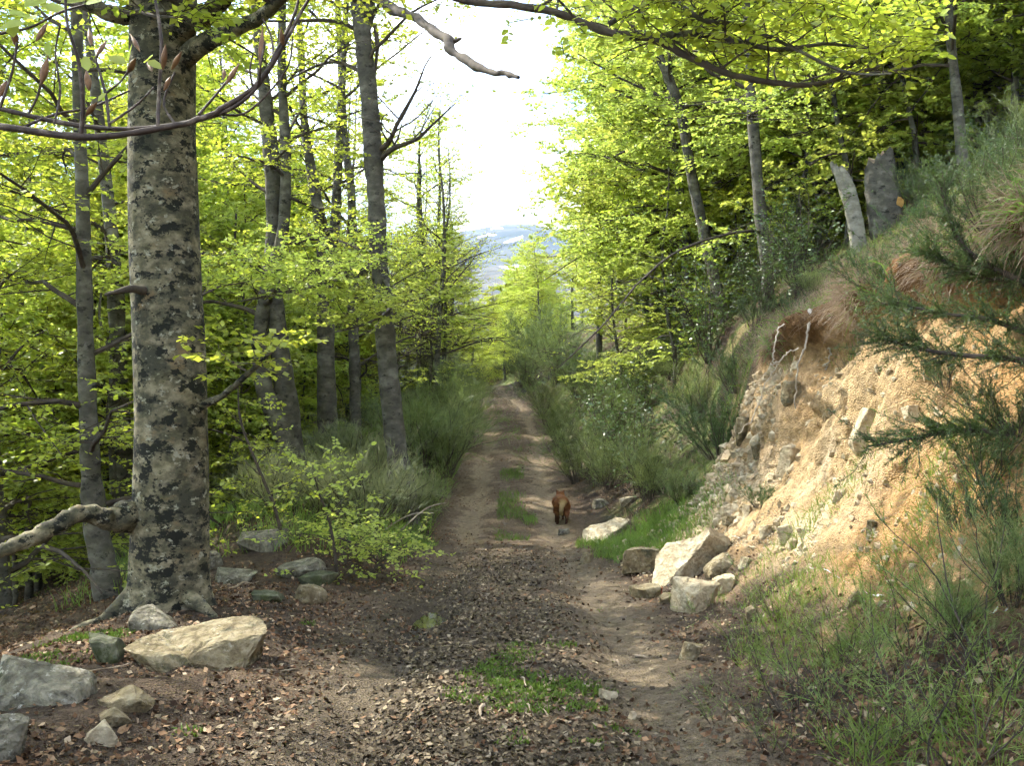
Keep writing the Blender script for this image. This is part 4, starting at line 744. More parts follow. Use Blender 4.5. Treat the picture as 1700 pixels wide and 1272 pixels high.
# loose rubble and clods on the cut bank and talus: too small and too many to count
def pebbles(name, weight, n, smin, smax, mats, seed, pw=2.5, embed=.2):
    g = np.random.default_rng(seed); p, nn = scatter(weight, n, seed); V, T = ico(1); G = Geo(); size = smin + (smax - smin) * g.random(n) ** pw
    Vn = V[None] * (1 + .35 * g.normal(0, 1, (n, len(V), 1))).clip(.5, 1.5) * g.uniform(.55, 1.2, (n, 1, 3)) * size[:, None, None] + p[:, None] + nn[:, None] * (size * embed)[:, None, None]
    mi = g.integers(0, len(mats), n)
    for k in range(len(mats)):
        s_ = np.where(mi == k)[0]; G.add(Vn[s_].reshape(-1, 3), T=(T[None] + (np.arange(len(s_)) * len(V))[:, None, None]).reshape(-1, 3), mi=k)
    return tag(link(name, G.mesh(name, [M[m] for m in mats], False)), kind='stuff')
tal = np.where((ffx > .3) & (fh < 2.8) & (fc[:, 1] > 5.2), 1.0, 0) * (0.25 + 1 - smooth(.6, 2.0, fh)) * np.clip(.3 + 1.8 * fbm(fc[:, 1] * 2, fh * 2, 44, 3), .03, 1)
pebbles('rubble', tal, 6500, .005, .055, ['clod', 'rock_pale', 'clod', 'clod'], 1, 4.5); pebbles('bank_stones', tal + .15 * np.where((ffx > .3) & (fh < 2.7) & (fc[:, 1] > 5.2), 1.0, 0), 420, .03, .10, ['rock_pale', 'clod', 'rock_pale'], 7, 2.5, .0)
foot = np.where((fu > 1.5) & (fu < 2.9) & (fc[:, 1] > 6) & (fc[:, 1] < 15), 1.0, 0); pebbles('gravel', foot, 1500, .008, .05, ['rock_pale', 'clod', 'rock_ochre'], 2, 3)
trkw = np.where((np.abs(fu) < 1.9) & (fc[:, 1] > 3.5) & (fc[:, 1] < 60), 1.0, 0) * np.where(fc[:, 1] > 15, 1.0, .5); pebbles('track_gravel', trkw, 2600, .006, .05, ['rock_ochre', 'rock_grey', 'rock_pale'], 3, 4)

# ------------------------------------------------------------------ puddle, leaf litter, grass, moss
pd = np.array([-.81, 9.45]); wz = float(terrain(pd[0], pd[1] + .42)) + .012; a = np.linspace(0, 2 * np.pi, 48, endpoint=False); G = Geo()
rads = []
for t in a:
    q = np.linspace(.02, .5, 49); h_ = terrain(pd[0] + q * .8 * math.cos(t), pd[1] + q * math.sin(t)); j = np.argmax(h_ > wz) if np.any(h_ > wz) else 48; rads.append(q[j] + .015)
rads = np.array(rads); V = np.concatenate([[[pd[0], pd[1], wz]], np.stack([pd[0] + rads * .8 * np.cos(a), pd[1] + rads * np.sin(a), np.full(48, wz)], -1)]); print('puddle', wz, rads.min(), rads.max())
G.add(V, T=[[0, 1 + i, 1 + (i + 1) % 48] for i in range(48)])
m, n_, l_, o_ = newmat('muddy_water'); b_ = n_.new('ShaderNodeBsdfPrincipled'); b_.inputs['Base Color'].default_value = (.03, .026, .02, 1); b_.inputs['Roughness'].default_value = .06; b_.inputs['Specular IOR Level'].default_value = .8; l_.new(b_.outputs[0], o_.inputs[0])
tag(link('puddle', G.mesh('puddle', [m])), kind='structure')

def flat_leaves(name, weight, n, size, mat, seed, lift=.012, tilt=.55):
    g = np.random.default_rng(seed); p, nn = scatter(weight, n, seed); up = nrm(nn + g.normal(0, tilt, nn.shape)); d = nrm(np.cross(up, g.normal(0, 1, nn.shape))); w_ = np.cross(up, d)
    s = (.35 + 1.0 * g.random((n, 1)) ** 1.5) * size * 1.15; G = Geo(); p = p + nn * g.uniform(0, lift, (n, 1)) - d * s * .5
    # curled: tip and base lifted
    V = np.stack([p + up * s * .12, p + d * s * .5 + w_ * s * .33, p + d * s + up * s * g.uniform(-.1, .35, (n, 1)), p + d * s * .5 - w_ * s * .33 + up * s * g.uniform(0, .3, (n, 1))], 1)
    i = np.arange(n * 4).reshape(n, 4); T = np.concatenate([i[:, [0, 1, 3]], i[:, [1, 2, 3]]]); va = g.random(n); G.add(V.reshape(-1, 3), T=T, ta=np.concatenate([va, va]))
    return tag(link(name, G.mesh(name, [M[mat]], False)), kind='stuff')
dens = 1 / np.maximum(fc[:, 1], 4.5) ** 1.7; vis = (fc[:, 1] > 3.2) & (np.abs(fc[:, 0]) < .6 * fc[:, 1] + 1)
rutm = 1 - .93 * np.clip(np.exp(-((fu - .95) / .38) ** 2) + np.exp(-((fu + 1.0) / .3) ** 2) * (.35 + .65 * (fc[:, 1] < 7.2)), 0, 1) * np.clip(.8 + fbm(fc[:, 0] * .8, fc[:, 1] * .8, 51, 3), 0, 1)
wetm = np.exp(-((fu + .3) / .95) ** 2) * (1 - smooth(14, 16, fc[:, 1]))
patch = np.clip(.55 + 1.3 * fbm(fc[:, 0] * .9, fc[:, 1] * .9, 81, 4), .05, 1.2)
flat_leaves('leaf_litter', np.where(vis & (ffx < .3), (1 - np.exp(-((fc[:, 0] - pd[0]) / .2) ** 2 - ((fc[:, 1] - pd[1]) / .42) ** 2)) * dens * rutm * patch * (1 - .75 * wetm) * np.where(fc[:, 1] < 45, 1, .2) * np.where(fu > 2.5, .6, 1) * np.where(fu < -1.2, 1.7, 1), 0), 112000, .037, 'litter', 21)
flat_leaves('wet_leaf_litter', np.where(vis & (fc[:, 1] < 16.5), dens * rutm * wetm * (1 - np.exp(-((fc[:, 0] - pd[0]) / .2) ** 2 - ((fc[:, 1] - pd[1]) / .42) ** 2)), 0), 26000, .036, 'wet_litter', 22, .008, .4)

def grass(name, weight, n, hmin, hmax, mat, seed, lean=.5, width=.006, droop=None):
    g = np.random.default_rng(seed); p, nn = scatter(weight, n, seed); up = np.array([0, 0, 1.0]) if droop is None else np.array(droop)
    d = nrm(up + nn * .3 + g.normal(0, lean, p.shape)); w_ = nrm(np.cross(d, g.normal(0, 1, p.shape))); h = g.uniform(hmin, hmax, (n, 1))
    sag = d + np.array([0, 0, -1.0]) * .35 if droop is None else d + np.array([0, 0, -1.0]) * .7; sag = nrm(sag)
    V = np.stack([p + w_ * width, p - w_ * width, p + d * h * .6 - w_ * width * .7, p + d * h * .6 + w_ * width * .7, p + d * h * .6 + sag * h * .45], 1)
    i = np.arange(n * 5).reshape(n, 5); G = Geo(); va = g.random(n); G.add(V.reshape(-1, 3), i[:, [0, 1, 2, 3]], i[:, [3, 2, 4]], qa=va, ta=va)
    return tag(link(name, G.mesh(name, [M[mat]], False)), kind='stuff')
FX, FY = fc[:, 0], fc[:, 1]
blob = lambda x, y, rx, ry: np.exp(-((FX - x) / rx) ** 2 - ((FY - y) / ry) ** 2)
def at_px(px, py): h = hit(px, py); return h[0], h[1]
gw = 0
for px, py, rx, ry in [(1110, 885, .75, 1.4), (1060, 890, .5, .8), (880, 865, .12, .5), (985, 905, .25, .4), (1030, 920, .3, .5), (690, 900, .3, .4)]:
    x, y = at_px(px, py); gw = gw + blob(x, y, rx, ry)
grass('verge_grass', np.where(gw > .2, gw, 0), 10000, .05, .17, 'grass', 31, .45, .004)
mid = np.where((np.abs(fu) < .32) & (FY > 16.5) & (FY < 40), np.clip(fbm(FX * 1.2, FY * .6, 91, 3) + .1, 0, 1), 0); grass('track_grass', mid, 1800, .05, .15, 'grass', 32, .5, .005)
slope = np.where((fu > 1.9) & (FY > 15.5) & (FY < 60), np.clip(.35 + fbm(FX * .5, FY * .5, 92, 4), 0, 1) / np.maximum(FY, 15), 0); grass('slope_grass', slope, 16000, .10, .38, 'grass', 33, .6, .008)
slopd = np.where((fu > 1.9) & (FY > 15.5) & (FY < 50), np.clip(.1 + fbm(FX * .7, FY * .7, 93, 4), 0, 1) / np.maximum(FY, 15), 0); grass('dead_slope_grass', slopd, 12000, .10, .35, 'dry_grass', 34, .6, .008)
top = np.where((fu > 3.95) & (fu < 12) & (FY > 5) & (FY < 19), 1.0 / np.maximum(FY, 5), 0); grass('bank_top_grass', top * np.clip(.2 + fbm(FX * .9, FY * .9, 94, 4), 0, 1), 16000, .08, .28, 'grass', 35, .6, .004)
grass('dead_bank_top_grass', top * np.clip(.45 - fbm(FX * .9, FY * .9, 94, 4), 0, 1), 15000, .08, .3, 'dry_grass', 36, .7, .0032)
lip = np.where((ffx > .3) & (fh > 3.0) & (FY > 5.5) & (FY < 14.6), 1.0, 0) * np.clip(.25 + 2.2 * fbm(FY * .9, FX * .5, 98, 3), .02, 1); grass('hanging_dead_grass', lip, 6500, .15, .55, 'dry_grass', 37, .75, .0026, (-.5, -.2, -.1)); grass('hanging_green_grass', lip * np.clip(fbm(FY * 2, FX, 99, 2) + .2, 0, 1), 2500, .12, .35, 'grass', 41, .7, .005, (-.3, -.1, .3))
vg = np.where((fu < -1.5) & (fu > -6) & (FY > 12) & (FY < 60), np.clip(.5 + fbm(FX, FY, 95, 3), 0, 1) / np.maximum(FY, 10), 0); grass('left_verge_grass', vg, 14000, .12, .45, 'grass', 38, .5, .006)
mw = 0
for px, py, rx, ry in [(835, 1110, .22, .4), (870, 1080, .12, .25), (845, 1150, .3, .3), (960, 1140, .22, .2), (975, 1175, .1, .08), (925, 1070, .1, .2), (1000, 1010, .06, .2), (870, 1180, .15, .1), (310, 1215, .05, .06), (150, 1060, .3, .3), (90, 1095, .2, .2), (1030, 1215, .1, .06), (510, 1035, .07, .08), (840, 1230, .1, .1), (985, 1245, .1, .1)]:
    x, y = at_px(px, py); mw = mw + blob(x, y, rx, ry)
grass('moss', np.where(mw > .15, mw * np.clip(.4 + 1.6 * fbm(FX * 5, FY * 5, 96, 3), 0, 1), 0), 6000, .012, .045, 'moss', 39, .8, .006)
rv = np.where((fu > 1.55) & (fu < 3.4) & (FY > 3.6) & (FY < 9.5), np.clip(.15 + 1.4 * fbm(FX * 1.3, FY * 1.3, 121, 3), 0, 1) / FY, 0); grass('right_verge_grass', rv, 5000, .05, .22, 'grass', 42, .7, .003)
lf = np.where((fu < -3.6) & (FY > 6) & (FY < 22), np.clip(fbm(FX * .9, FY * .9, 97, 3), 0, 1), 0); grass('wood_floor_herbs', lf, 6000, .06, .2, 'moss', 40, .8, .014)

# ------------------------------------------------------------------ shrubs
def make_shrub(kind, name, seed, h=1.3, spread=.6, n0=26, n1=7, n2=9, mat='broom', blade=(.16, .006), stemr=.008, dens=1):
    global rng
    rng = np.random.default_rng(seed); GS, GT = Geo(), Geo()
    a = rng.uniform(0, 6.28, n0); rr = np.sqrt(rng.random(n0)) * .18 * spread
    st_ = np.stack([rr * np.cos(a), rr * np.sin(a), np.full(n0, -.05)], -1); lean = rng.random(n0) * spread
    d = np.stack([np.cos(a) * lean, np.sin(a) * lean, np.full(n0, 1.0)], -1); Ln = h * rng.uniform(.6, 1.1, n0)
    s1, r1 = grow(st_, d, Ln, np.full(n0, stemr), np.full(n0, stemr * .35), 6, -.03 if kind != 'heath' else .02, .12); tubes(GS, s1, r1, 4)
    if kind == 'holly':
        p, dd, ii, tt = spawn(s1, n1, .1, 1, .65, .3); L2 = h * .32 * rng.uniform(.5, 1.2, len(p)); s2, r2 = grow(p, dd, L2, np.full(len(p), .005), np.full(len(p), .002), 3, .05, .2); tubes(GS, s2, r2, 3)
        leaves(GT, s2, n2, *blade, mi=0, tilt=.8)
    else:
        i = np.repeat(np.arange(n0), n1); t = rng.uniform(.15, 1, n0 * n1); p, tg = at(s1, i, t); dd = nrm(tg * .9 + rng.normal(0, .42, tg.shape) + np.array([0, 0, .25])); L2 = h * .38 * rng.uniform(.5, 1.2, len(p)) * (1.15 - t * .6)
        s2, r2 = grow(p, dd, L2, np.full(len(p), stemr * .38), np.full(len(p), stemr * .2), 3, .03, .12); tubes(GT, s2, r2, 3)
        i = np.repeat(np.arange(len(s2)), n2); t = rng.uniform(.05, 1, len(i)); p, tg = at(s2, i, t)
        sp_ = .45 if kind == 'broom' else .85
        d3 = nrm(tg + rng.normal(0, sp_, tg.shape)); w_ = nrm(np.cross(d3, rng.normal(0, 1, tg.shape))); s = rng.uniform(.5, 1.2, (len(p), 1))
        blades(GT, p, d3, w_, s * blade[0], np.full((len(p), 1), blade[1]), rng.random(len(p)), 0)
    e = bpy.data.objects.new(name, None); COL.objects.link(e)
    link('stems', GS.mesh('stems', [M['twig']], True), e)['kind'] = 'stuff'
    link('foliage', GT.mesh('foliage', [M[mat]], False), e)['kind'] = 'stuff'
    return e
SH = {'broom_a': make_shrub('broom', 'broom_bush', 1, 1.35, .75, 34, 8, 14, 'broom', (.20, .007)), 'broom_b': make_shrub('broom', 'broom_bush', 2, 1.6, .55, 34, 8, 14, 'broom', (.22, .007)),
      'grey': make_shrub('broom', 'grey_broom_bush', 3, 1.2, .9, 34, 8, 12, 'broom_grey', (.20, .006)), 'wisp': make_shrub('broom', 'broom_bush', 4, 1.1, .9, 9, 7, 12, 'broom_green', (.075, .004), .006),
      'heath_a': make_shrub('heath', 'heath_bush', 5, 1.3, .9, 26, 10, 34, 'heath', (.055, .008)), 'heath_b': make_shrub('heath', 'heath_bush', 6, .9, 1.1, 20, 10, 34, 'heath', (.05, .007)),
      'holly_a': make_shrub('holly', 'holly_bush', 7, 2.2, .45, 16, 12, 12, 'holly', (.075, .042), .012), 'holly_b': make_shrub('holly', 'holly_bush', 8, 1.3, .7, 20, 8, 12, 'holly', (.065, .038), .009)}
shu = set(); SHH = {'broom_a': 1.5, 'broom_b': 1.8, 'grey': 1.35, 'wisp': 1.25, 'heath_a': 1.5, 'heath_b': 1.0, 'holly_a': 2.3, 'holly_b': 1.4}
def shrub(k, px, py, hpx, label, group, wide=1.0, d=None, tilt=(0, 0), cat='shrub'):
    h = hit(px, py) if d is None else P(px, py, d); s = hpx / F * h[1] / SHH[k]; rz = g_.uniform(0, 6.28)
    if k in shu: o = copy_tree(SH[k], h, rz, (s * wide, s * wide, s))
    else: shu.add(k); o = SH[k]; o.location = h; o.rotation_euler = (0, 0, rz); o.scale = (s * wide, s * wide, s)
    o.rotation_euler = (R(tilt[0]), R(tilt[1]), rz); return tag(o, label, cat, group)
LB, RB, RH, FB, HT = 'broom on the left verge', 'broom on the right verge', 'hollies on the right slope', 'broom in the right foreground', 'dark heath on the bank'
for a in [('broom_a', 735, 790, 150, 'green broom nearest the track on the left verge'), ('broom_a', 700, 770, 170, 'tall green broom right behind the tall roadside beech'), ('broom_b', 770, 745, 140, 'green broom leaning over the left wheel track'), ('broom_b', 745, 700, 120, 'green broom midway along the left verge'), ('broom_b', 780, 680, 90, 'green broom at the narrowing of the track on the left'),
          ('grey', 735, 640, 80, 'greyish broom at the far end of the left verge'), ('grey', 700, 660, 95, 'greyish broom beside the distant dark trunk'), ('grey', 765, 640, 60, 'small far broom at the left end of the track'), ('broom_b', 790, 655, 50, 'smallest far broom on the left verge')]: shrub(a[0], a[1], a[2], a[3] * .85, a[4], LB, 1.3)
for a in [('grey', 600, 880, 150, 'grey broom with pale dead stems left of the track'), ('grey', 540, 860, 130, 'grey broom behind the leafy sapling'), ('grey', 660, 870, 110, 'low grey broom spreading towards the track'), ('grey', 460, 850, 120, 'grey broom right of the massive trunk'), ('grey', 410, 840, 110, 'thin grey broom closest to the massive trunk'), ('broom_a', 700, 860, 90, 'low green broom at the rim of the left wheel track'), ('grey', 560, 800, 120, 'grey broom at the foot of the forked grey beech'), ('grey', 630, 810, 110, 'grey broom in front of the tall roadside beech')]: shrub(*a, 'grey broom left of the track', 1.25)
for a in [('broom_a', 960, 800, 110, 'green broom on the right verge above the dog'), ('broom_b', 1010, 815, 120, 'green broom right of the dog'), ('broom_a', 1080, 830, 120, 'dark green broom at the foot of the slope left of the bank'), ('broom_a', 930, 740, 90, 'green broom hanging over the right wheel track'), ('broom_b', 900, 690, 80, 'green broom on the right where the track narrows'), ('broom_a', 870, 640, 70, 'green broom at the far right bend of the track'), ('broom_b', 885, 615, 110, 'tall far broom above the end of the track on the right'), ('broom_b', 925, 640, 130, 'tall broom behind the drooping branch'), ('broom_b', 850, 620, 60, 'far small broom in the middle of the track end'),
          ('broom_a', 1020, 720, 100, 'green broom on the grassy right slope'), ('broom_b', 960, 660, 90, 'green broom below the drooping branch'), ('broom_a', 1130, 835, 70, 'low green broom beside the foot of the talus'), ('broom_b', 1110, 620, 90, 'green broom high on the right slope')]: shrub(*a, RB, 1.2)
for a in [('heath_a', 1195, 760, 140, 'darkest heath bush tucked behind the nose of the earth bank'), ('heath_a', 1225, 650, 110, 'dark heath bush above the nose of the earth bank'), ('heath_a', 1155, 700, 90, 'dark heath bush left of the darkest one'), ('heath_b', 1510, 520, 120, 'dark heath bush on the lip of the bank'), ('heath_a', 1580, 470, 130, 'dark heath bush above the hanging dead grass'), ('heath_a', 1640, 380, 170, 'dark heath bush on the slope at the right edge'), ('heath_b', 1440, 470, 80, 'low heath at the left end of the bank lip'), ('heath_a', 1530, 330, 90, 'dark heath beside the broken stumps'), ('heath_b', 1680, 300, 120, 'dark heath high at the right edge'),
          ('heath_a', 1640, 800, 150, 'dark heath growing on the right part of the earth face'), ('heath_a', 1690, 720, 150, 'dark heath high on the right part of the earth face'), ('heath_b', 1600, 880, 90, 'low heath on the orange earth at right'), ('heath_a', 1688, 900, 170, 'dark heath at the right edge below the orange earth'), ('heath_b', 1570, 640, 80, 'heath under the hanging dead grass'), ('heath_b', 1262, 842, 46, 'small heath tuft growing on the talus')]: shrub(*a, HT, 1.25)
for a in [('holly_a', 1180, 600, 200, 'glossy holly in front of the long leaning trunk'), ('holly_a', 1120, 600, 150, 'glossy holly left of the one by the leaning trunk'), ('holly_a', 1330, 500, 190, 'glossy holly left of the broken stumps'), ('holly_b', 1010, 750, 130, 'low holly above the green broom on the right verge'), ('holly_b', 1060, 690, 100, 'low holly on the grassy right slope'), ('holly_b', 960, 640, 80, 'far low holly under the drooping branch'), ('holly_a', 1270, 520, 150, 'glossy holly at the foot of the upright grey beech'), ('holly_b', 1000, 770, 60, 'small bluish holly beside the right verge'), ('holly_b', 1150, 830, 50, 'tiny holly at the foot of the talus'), ('holly_a', 1420, 330, 130, 'holly sprouting between the broken stumps')]: shrub(*a, RH, 1.1)
for a in [('wisp', 1330, 1180, 210, 'wispy broom nearest the track in the right foreground'), ('wisp', 1450, 1230, 240, 'wispy broom in the middle of the right foreground'), ('wisp', 1590, 1262, 300, 'wispy broom with brown stem in the lower right corner'), ('wisp', 1400, 1090, 150, 'wispy broom at the bottom of the talus'), ('wisp', 1530, 1080, 190, 'wispy broom below the orange earth'), ('wisp', 1660, 1100, 300, 'tall wispy broom at the right edge'), ('wisp', 1240, 1090, 110, 'low wispy broom by the cube of brown stone'), ('wisp', 1190, 1200, 90, 'lowest wispy broom at the right rim of the track'), ('wisp', 1290, 1020, 100, 'wispy broom under the three white stones')]: shrub(*a, FB, 1.35)
for a in [('wisp', 1380, 1130, 150, 'bushy low broom between the nearest wispy brooms'), ('wisp', 1500, 1150, 190, 'bushy broom on the shaded litter of the right foreground'), ('wisp', 1620, 1180, 220, 'bushy broom left of the tall one at the right edge'), ('wisp', 1290, 1250, 140, 'broom at the bottom edge right of the track'), ('wisp', 1420, 1262, 170, 'broom at the bottom edge below the middle wispy broom'), ('broom_a', 1590, 1060, 130, 'dense green broom against the orange earth'), ('broom_a', 1680, 1000, 170, 'dense green broom at the right edge below the orange earth')]: shrub(*a, FB, 1.35)
for k in SH:
    if k not in shu: raise RuntimeError(k)
# leafy saplings on the left verge
rng = np.random.default_rng(55)
SAP = dict(n1=9, t0=.1, len0=.7, len1=.3, n2=4, n3=2, m=6, leaf=(.066, .05), six=True, up=-.02)
for pts_, lb, lm in [([(560, 965, 7), (555, 910, 5), (545, 860, 4), (530, 820, 3), (522, 790, 2)], 'bright green beech sapling at the left rim of the track', 'leaf_pale'), ([(470, 900, 7), (455, 840, 6), (430, 780, 5), (400, 700, 4), (395, 640, 2)], 'lanky beech sapling bending towards the massive trunk', 'leaf'), ([(640, 945, 6), (615, 920, 5), (580, 900, 4), (545, 890, 2)], 'low beech seedling drooping over the left rim of the track', 'leaf_pale'), ([(610, 960, 5), (630, 935, 4), (650, 925, 2)], 'smallest beech seedling beside the left rim of the track', 'leaf_pale')]:
    h = hit(pts_[0][0], pts_[0][1]); q, r = pix(pts_, h[1]); make_tree('beech_sapling', [(q, r)], lb, 'saplings on the left verge', bark='twig', leafm=lm, sides=6, crown=SAP)
# heath branches hanging in front of the bank from the right
rng = np.random.default_rng(66)
def plume(pts_, d, label, mat='heath'):
    q, r = pix(pts_, d); p, rr = resample(q, r, 30); e = bpy.data.objects.new('heath_branch', None); COL.objects.link(e); e.location = q[0]
    G = Geo(); tubes(G, p[None], rr[None], 6); link('stem', G.mesh('stem', [M['twig']], True, q[0]), e); GT = Geo()
    n = 90; i = np.zeros(n, int); t = rng.uniform(.12, 1, n); pp, tg = at(p[None], i, t); dd = nrm(tg + rng.normal(0, .55, tg.shape) + np.array([0, 0, .15])); s2, r2 = grow(pp, dd, rng.uniform(.12, .42, n), np.full(n, .003), np.full(n, .0012), 4, 0, .14); tubes(GT, s2, r2, 3, 1)
    i = np.repeat(np.arange(n), 75); t = rng.random(len(i)); pp, tg = at(s2, i, t); d3 = nrm(tg * .9 + rng.normal(0, .8, tg.shape)); w_ = nrm(np.cross(d3, rng.normal(0, 1, tg.shape))); blades(GT, pp, d3, w_, np.full((len(pp), 1), .04), np.full((len(pp), 1), .0055), rng.random(len(pp)), 0)
    link('needles', GT.mesh('needles', [M[mat], M['twig']], False, q[0]), e)['kind'] = 'stuff'
    return tag(e, label, 'branch', 'heath branches in front of the bank')
plume([(1790, 640, 16), (1700, 600, 12), (1600, 590, 9), (1530, 580, 6), (1460, 560, 3)], 6.2, 'upper dark feathery heath branch across the bright earth face')
plume([(1790, 720, 16), (1700, 720, 12), (1600, 715, 9), (1530, 725, 6), (1440, 742, 3)], 6.2, 'lower dark feathery heath branch across the bright earth face')
plume([(1790, 520, 16), (1700, 470, 13), (1640, 440, 10), (1600, 410, 8), (1575, 360, 5), (1560, 300, 3)], 6.8, 'bare dark heath branch rising over the bank lip at the right edge', 'heath')
plume([(1790, 590, 14), (1720, 560, 10), (1640, 530, 8), (1560, 520, 5), (1480, 500, 3)], 6.6, 'dark feathery heath branch crossing the bank lip')
plume([(1790, 480, 14), (1690, 468, 10), (1620, 455, 8), (1560, 430, 5), (1540, 420, 3)], 7.0, 'short dark heath branch above the hanging dead grass')

# ------------------------------------------------------------------ broken stumps above the bank
sd_ = hit(1425, 418); dS = sd_[1]; print('stump depth', dS)
rng = np.random.default_rng(8)
def stump(pts_, label, bark, top_tilt, name='tree_stump', d=None, hollow=True):
    q, r = pix(pts_, d or dS); p, rr = resample(q, r, 24); e = bpy.data.objects.new(name, None); COL.objects.link(e); e.location = q[0]
    G = Geo(); sdn = 22; a = np.arange(sdn) / sdn * 2 * np.pi; k = len(p); s = np.linspace(0, 1, k)[:, None]
    rad_ = rr[:, None] * (1 + .10 * np.cos(a[None] * 3 + 2) + .07 * np.cos(a[None] * 7) + .1 * rng.normal(0, .5, (1, sdn)) + .05 * rng.normal(0, 1, (k, sdn)))
    ring = p[:, None] + rad_[..., None] * np.stack([np.cos(a), np.sin(a), 0 * a], -1)[None]
    ring[..., 2] += s ** 6 * (np.cos(a)[None] * top_tilt + rng.normal(0, .14, (1, sdn))) * rr[:, None] * 2
    idx = np.arange(k * sdn).reshape(k, sdn); a0 = idx[:-1]; a1 = np.roll(a0, -1, 1); b0 = idx[1:]; b1 = np.roll(b0, -1, 1); G.add(ring.reshape(-1, 3), np.stack([a0, a1, b1, b0], -1).reshape(-1, 4))
    link('bole', G.mesh('bole', [M[bark]], True, q[0]), e)
    G = Geo(); c = ring[-1].mean(0) - [0, 0, .06]; G.add(np.concatenate([[c], ring[-1] + [0, 0, -.004]]), T=[[0, 1 + i, 1 + (i + 1) % sdn] for i in range(sdn)]); link('broken_top', G.mesh('broken_top', [M['deadwood']], False, q[0]), e)
    return tag(e, label, 'stump')
stump([(1432, 440, 34), (1426, 410, 26), (1418, 360, 25), (1405, 310, 26), (1390, 275, 22)], 'sunlit pale broken stem leaning left, left of the wide dark stump', 'bark_pale', -.3)
st2 = stump([(1476, 430, 60), (1472, 400, 52), (1468, 350, 54), (1462, 300, 50), (1458, 262, 44)], 'wide dark sawn stump right of the pale broken stem', 'bark', .28)
pc = P(1487, 336, dS - .25); G = Geo(); a = np.linspace(0, 6.283, 14, endpoint=False); rr = 11 / F * dS; G.add(np.concatenate([[[0, -.03, 0]], np.stack([rr * 1.3 * np.cos(a), 0 * a, rr * np.sin(a)], -1), np.stack([rr * 1.3 * np.cos(a), 0 * a + .3, rr * np.sin(a)], -1)]), [[1 + i, 15 + i, 15 + (i + 1) % 14, 1 + (i + 1) % 14] for i in range(14)], [[0, 1 + i, 1 + (i + 1) % 14] for i in range(14)])
o = link('cut_branch_face', G.mesh('cut_branch_face', [M['cutwood']], False), st2); o.location = pc - np.array(st2.location); o['label'] = 'orange cut face of a sawn branch'
# hollow dark old trunk further up the slope
hs = hit(1600, 225); 
stump([(1612, 235, 60), (1608, 200, 54), (1600, 150, 50), (1594, 110, 44)], 'dark hollow old trunk high on the slope in the upper right', 'bark', .4, d=hs[1] if hs is not None else 16)

# ------------------------------------------------------------------ roots hanging from the bank
def root(pts_, label):
    d = hit(1345, 600)[1] - .25; q, r = pix([(a, b, c * .62, d + dd) for a, b, c, dd in pts_], d); p, rr = resample(q, r, 5 * len(pts_)); p[1:-1] += rng.normal(0, .012, (len(p) - 2, 3)); G = Geo(); tubes(G, p[None], rr[None], 6)
    o = link('exposed_root', G.mesh('exposed_root', [M['root']], True, q[0])); o.location = q[0]; return tag(o, label, 'root', 'roots hanging from the bank')
root([(1346, 515, 13, .3), (1346, 530, 11, 0), (1338, 560, 5, -.1), (1327, 600, 5, -.1), (1322, 650, 4, -.1), (1318, 690, 3, 0)], 'longest straight white root hanging down the earth face')
root([(1325, 578, 4, -.1), (1306, 588, 4, -.2), (1290, 602, 4, -.2), (1279, 605, 3, -.2)], 'root branching left from the longest white root')
root([(1302, 538, 4, 0), (1288, 555, 4, -.15), (1287, 580, 4, -.2), (1282, 595, 4, -.2), (1294, 604, 3, -.2)], 'kinked white root under the left end of the lip')
root([(1290, 605, 3, -.1), (1270, 640, 3, -.1), (1250, 690, 3, 0), (1226, 720, 2, .1)], 'thin tan root slanting along the left rim of the earth face')
root([(1378, 575, 5, 0), (1376, 595, 4, -.1), (1371, 616, 3, 0)], 'short root below the dark hole in the lip')
root([(1412, 612, 5, 0), (1409, 630, 5, -.1), (1408, 645, 3, 0)], 'short stub root right of the short root')

# ------------------------------------------------------------------ sticks on the ground
def stick(px0, py0, px1, py1, wpx, label, mat='deadwood'):
    a, b = hit(px0, py0), hit(px1, py1); m_ = (a + b) / 2; m_ = drop(m_[0], m_[1]); r = .65 * wpx / F * m_[1] / 2; p = np.array([a, a * .6 + m_ * .4, m_, m_ * .5 + b * .5, b]) + np.array([0, 0, r * 1.6]); p[1:4] += rng.normal(0, r * 1.2, (3, 3)); G = Geo(); q, rr = resample(p, [r, r, r * .9, r * .8, r * .4], 14); tubes(G, q[None], rr[None], 6)
    o = link('stick', G.mesh('stick', [M[mat]], True, a)); o.location = a; return tag(o, label, 'stick', 'sticks on the ground')
for s in [(865, 1128, 878, 1150, 5, 'short pale stick on the moss in mid track'), (874, 1172, 882, 1192, 5, 'short pale stick just below the moss'), (896, 1178, 920, 1194, 5, 'pale bent stick right of the moss'), (783, 1075, 800, 1088, 4, 'grey twig in the middle of the near track'), (735, 1076, 782, 1074, 3, 'straight grey twig across the left wheel track'), (560, 1155, 590, 1138, 6, 'pale stick on the litter left of the track'), (1020, 1100, 1036, 1110, 8, 'grey stick on the right wheel track'), (1054, 1092, 1080, 1094, 6, 'grey stick lying across the right rim'), (730, 1155, 745, 1148, 6, 'pale short stick on the near litter'), (800, 1185, 803, 1196, 10, 'pale chip of wood below the moss'), (345, 1000, 350, 965, 7, 'upright grey stick beside the massive trunk'), (270, 1020, 310, 985, 6, 'dark stick leaning on the foot of the massive trunk'), (380, 980, 430, 968, 5, 'thin stick on the litter right of the massive trunk'), (420, 1116, 500, 1112, 4, 'thin stick behind the big flat-topped boulder'), (1025, 1225, 1040, 1240, 4, 'thin stick at the lower right of the track'), (120, 1130, 215, 1105, 6, 'dark stick under the tan ledge of stone'), (470, 870, 480, 830, 6, 'short stick standing among the broom')]: stick(*s)
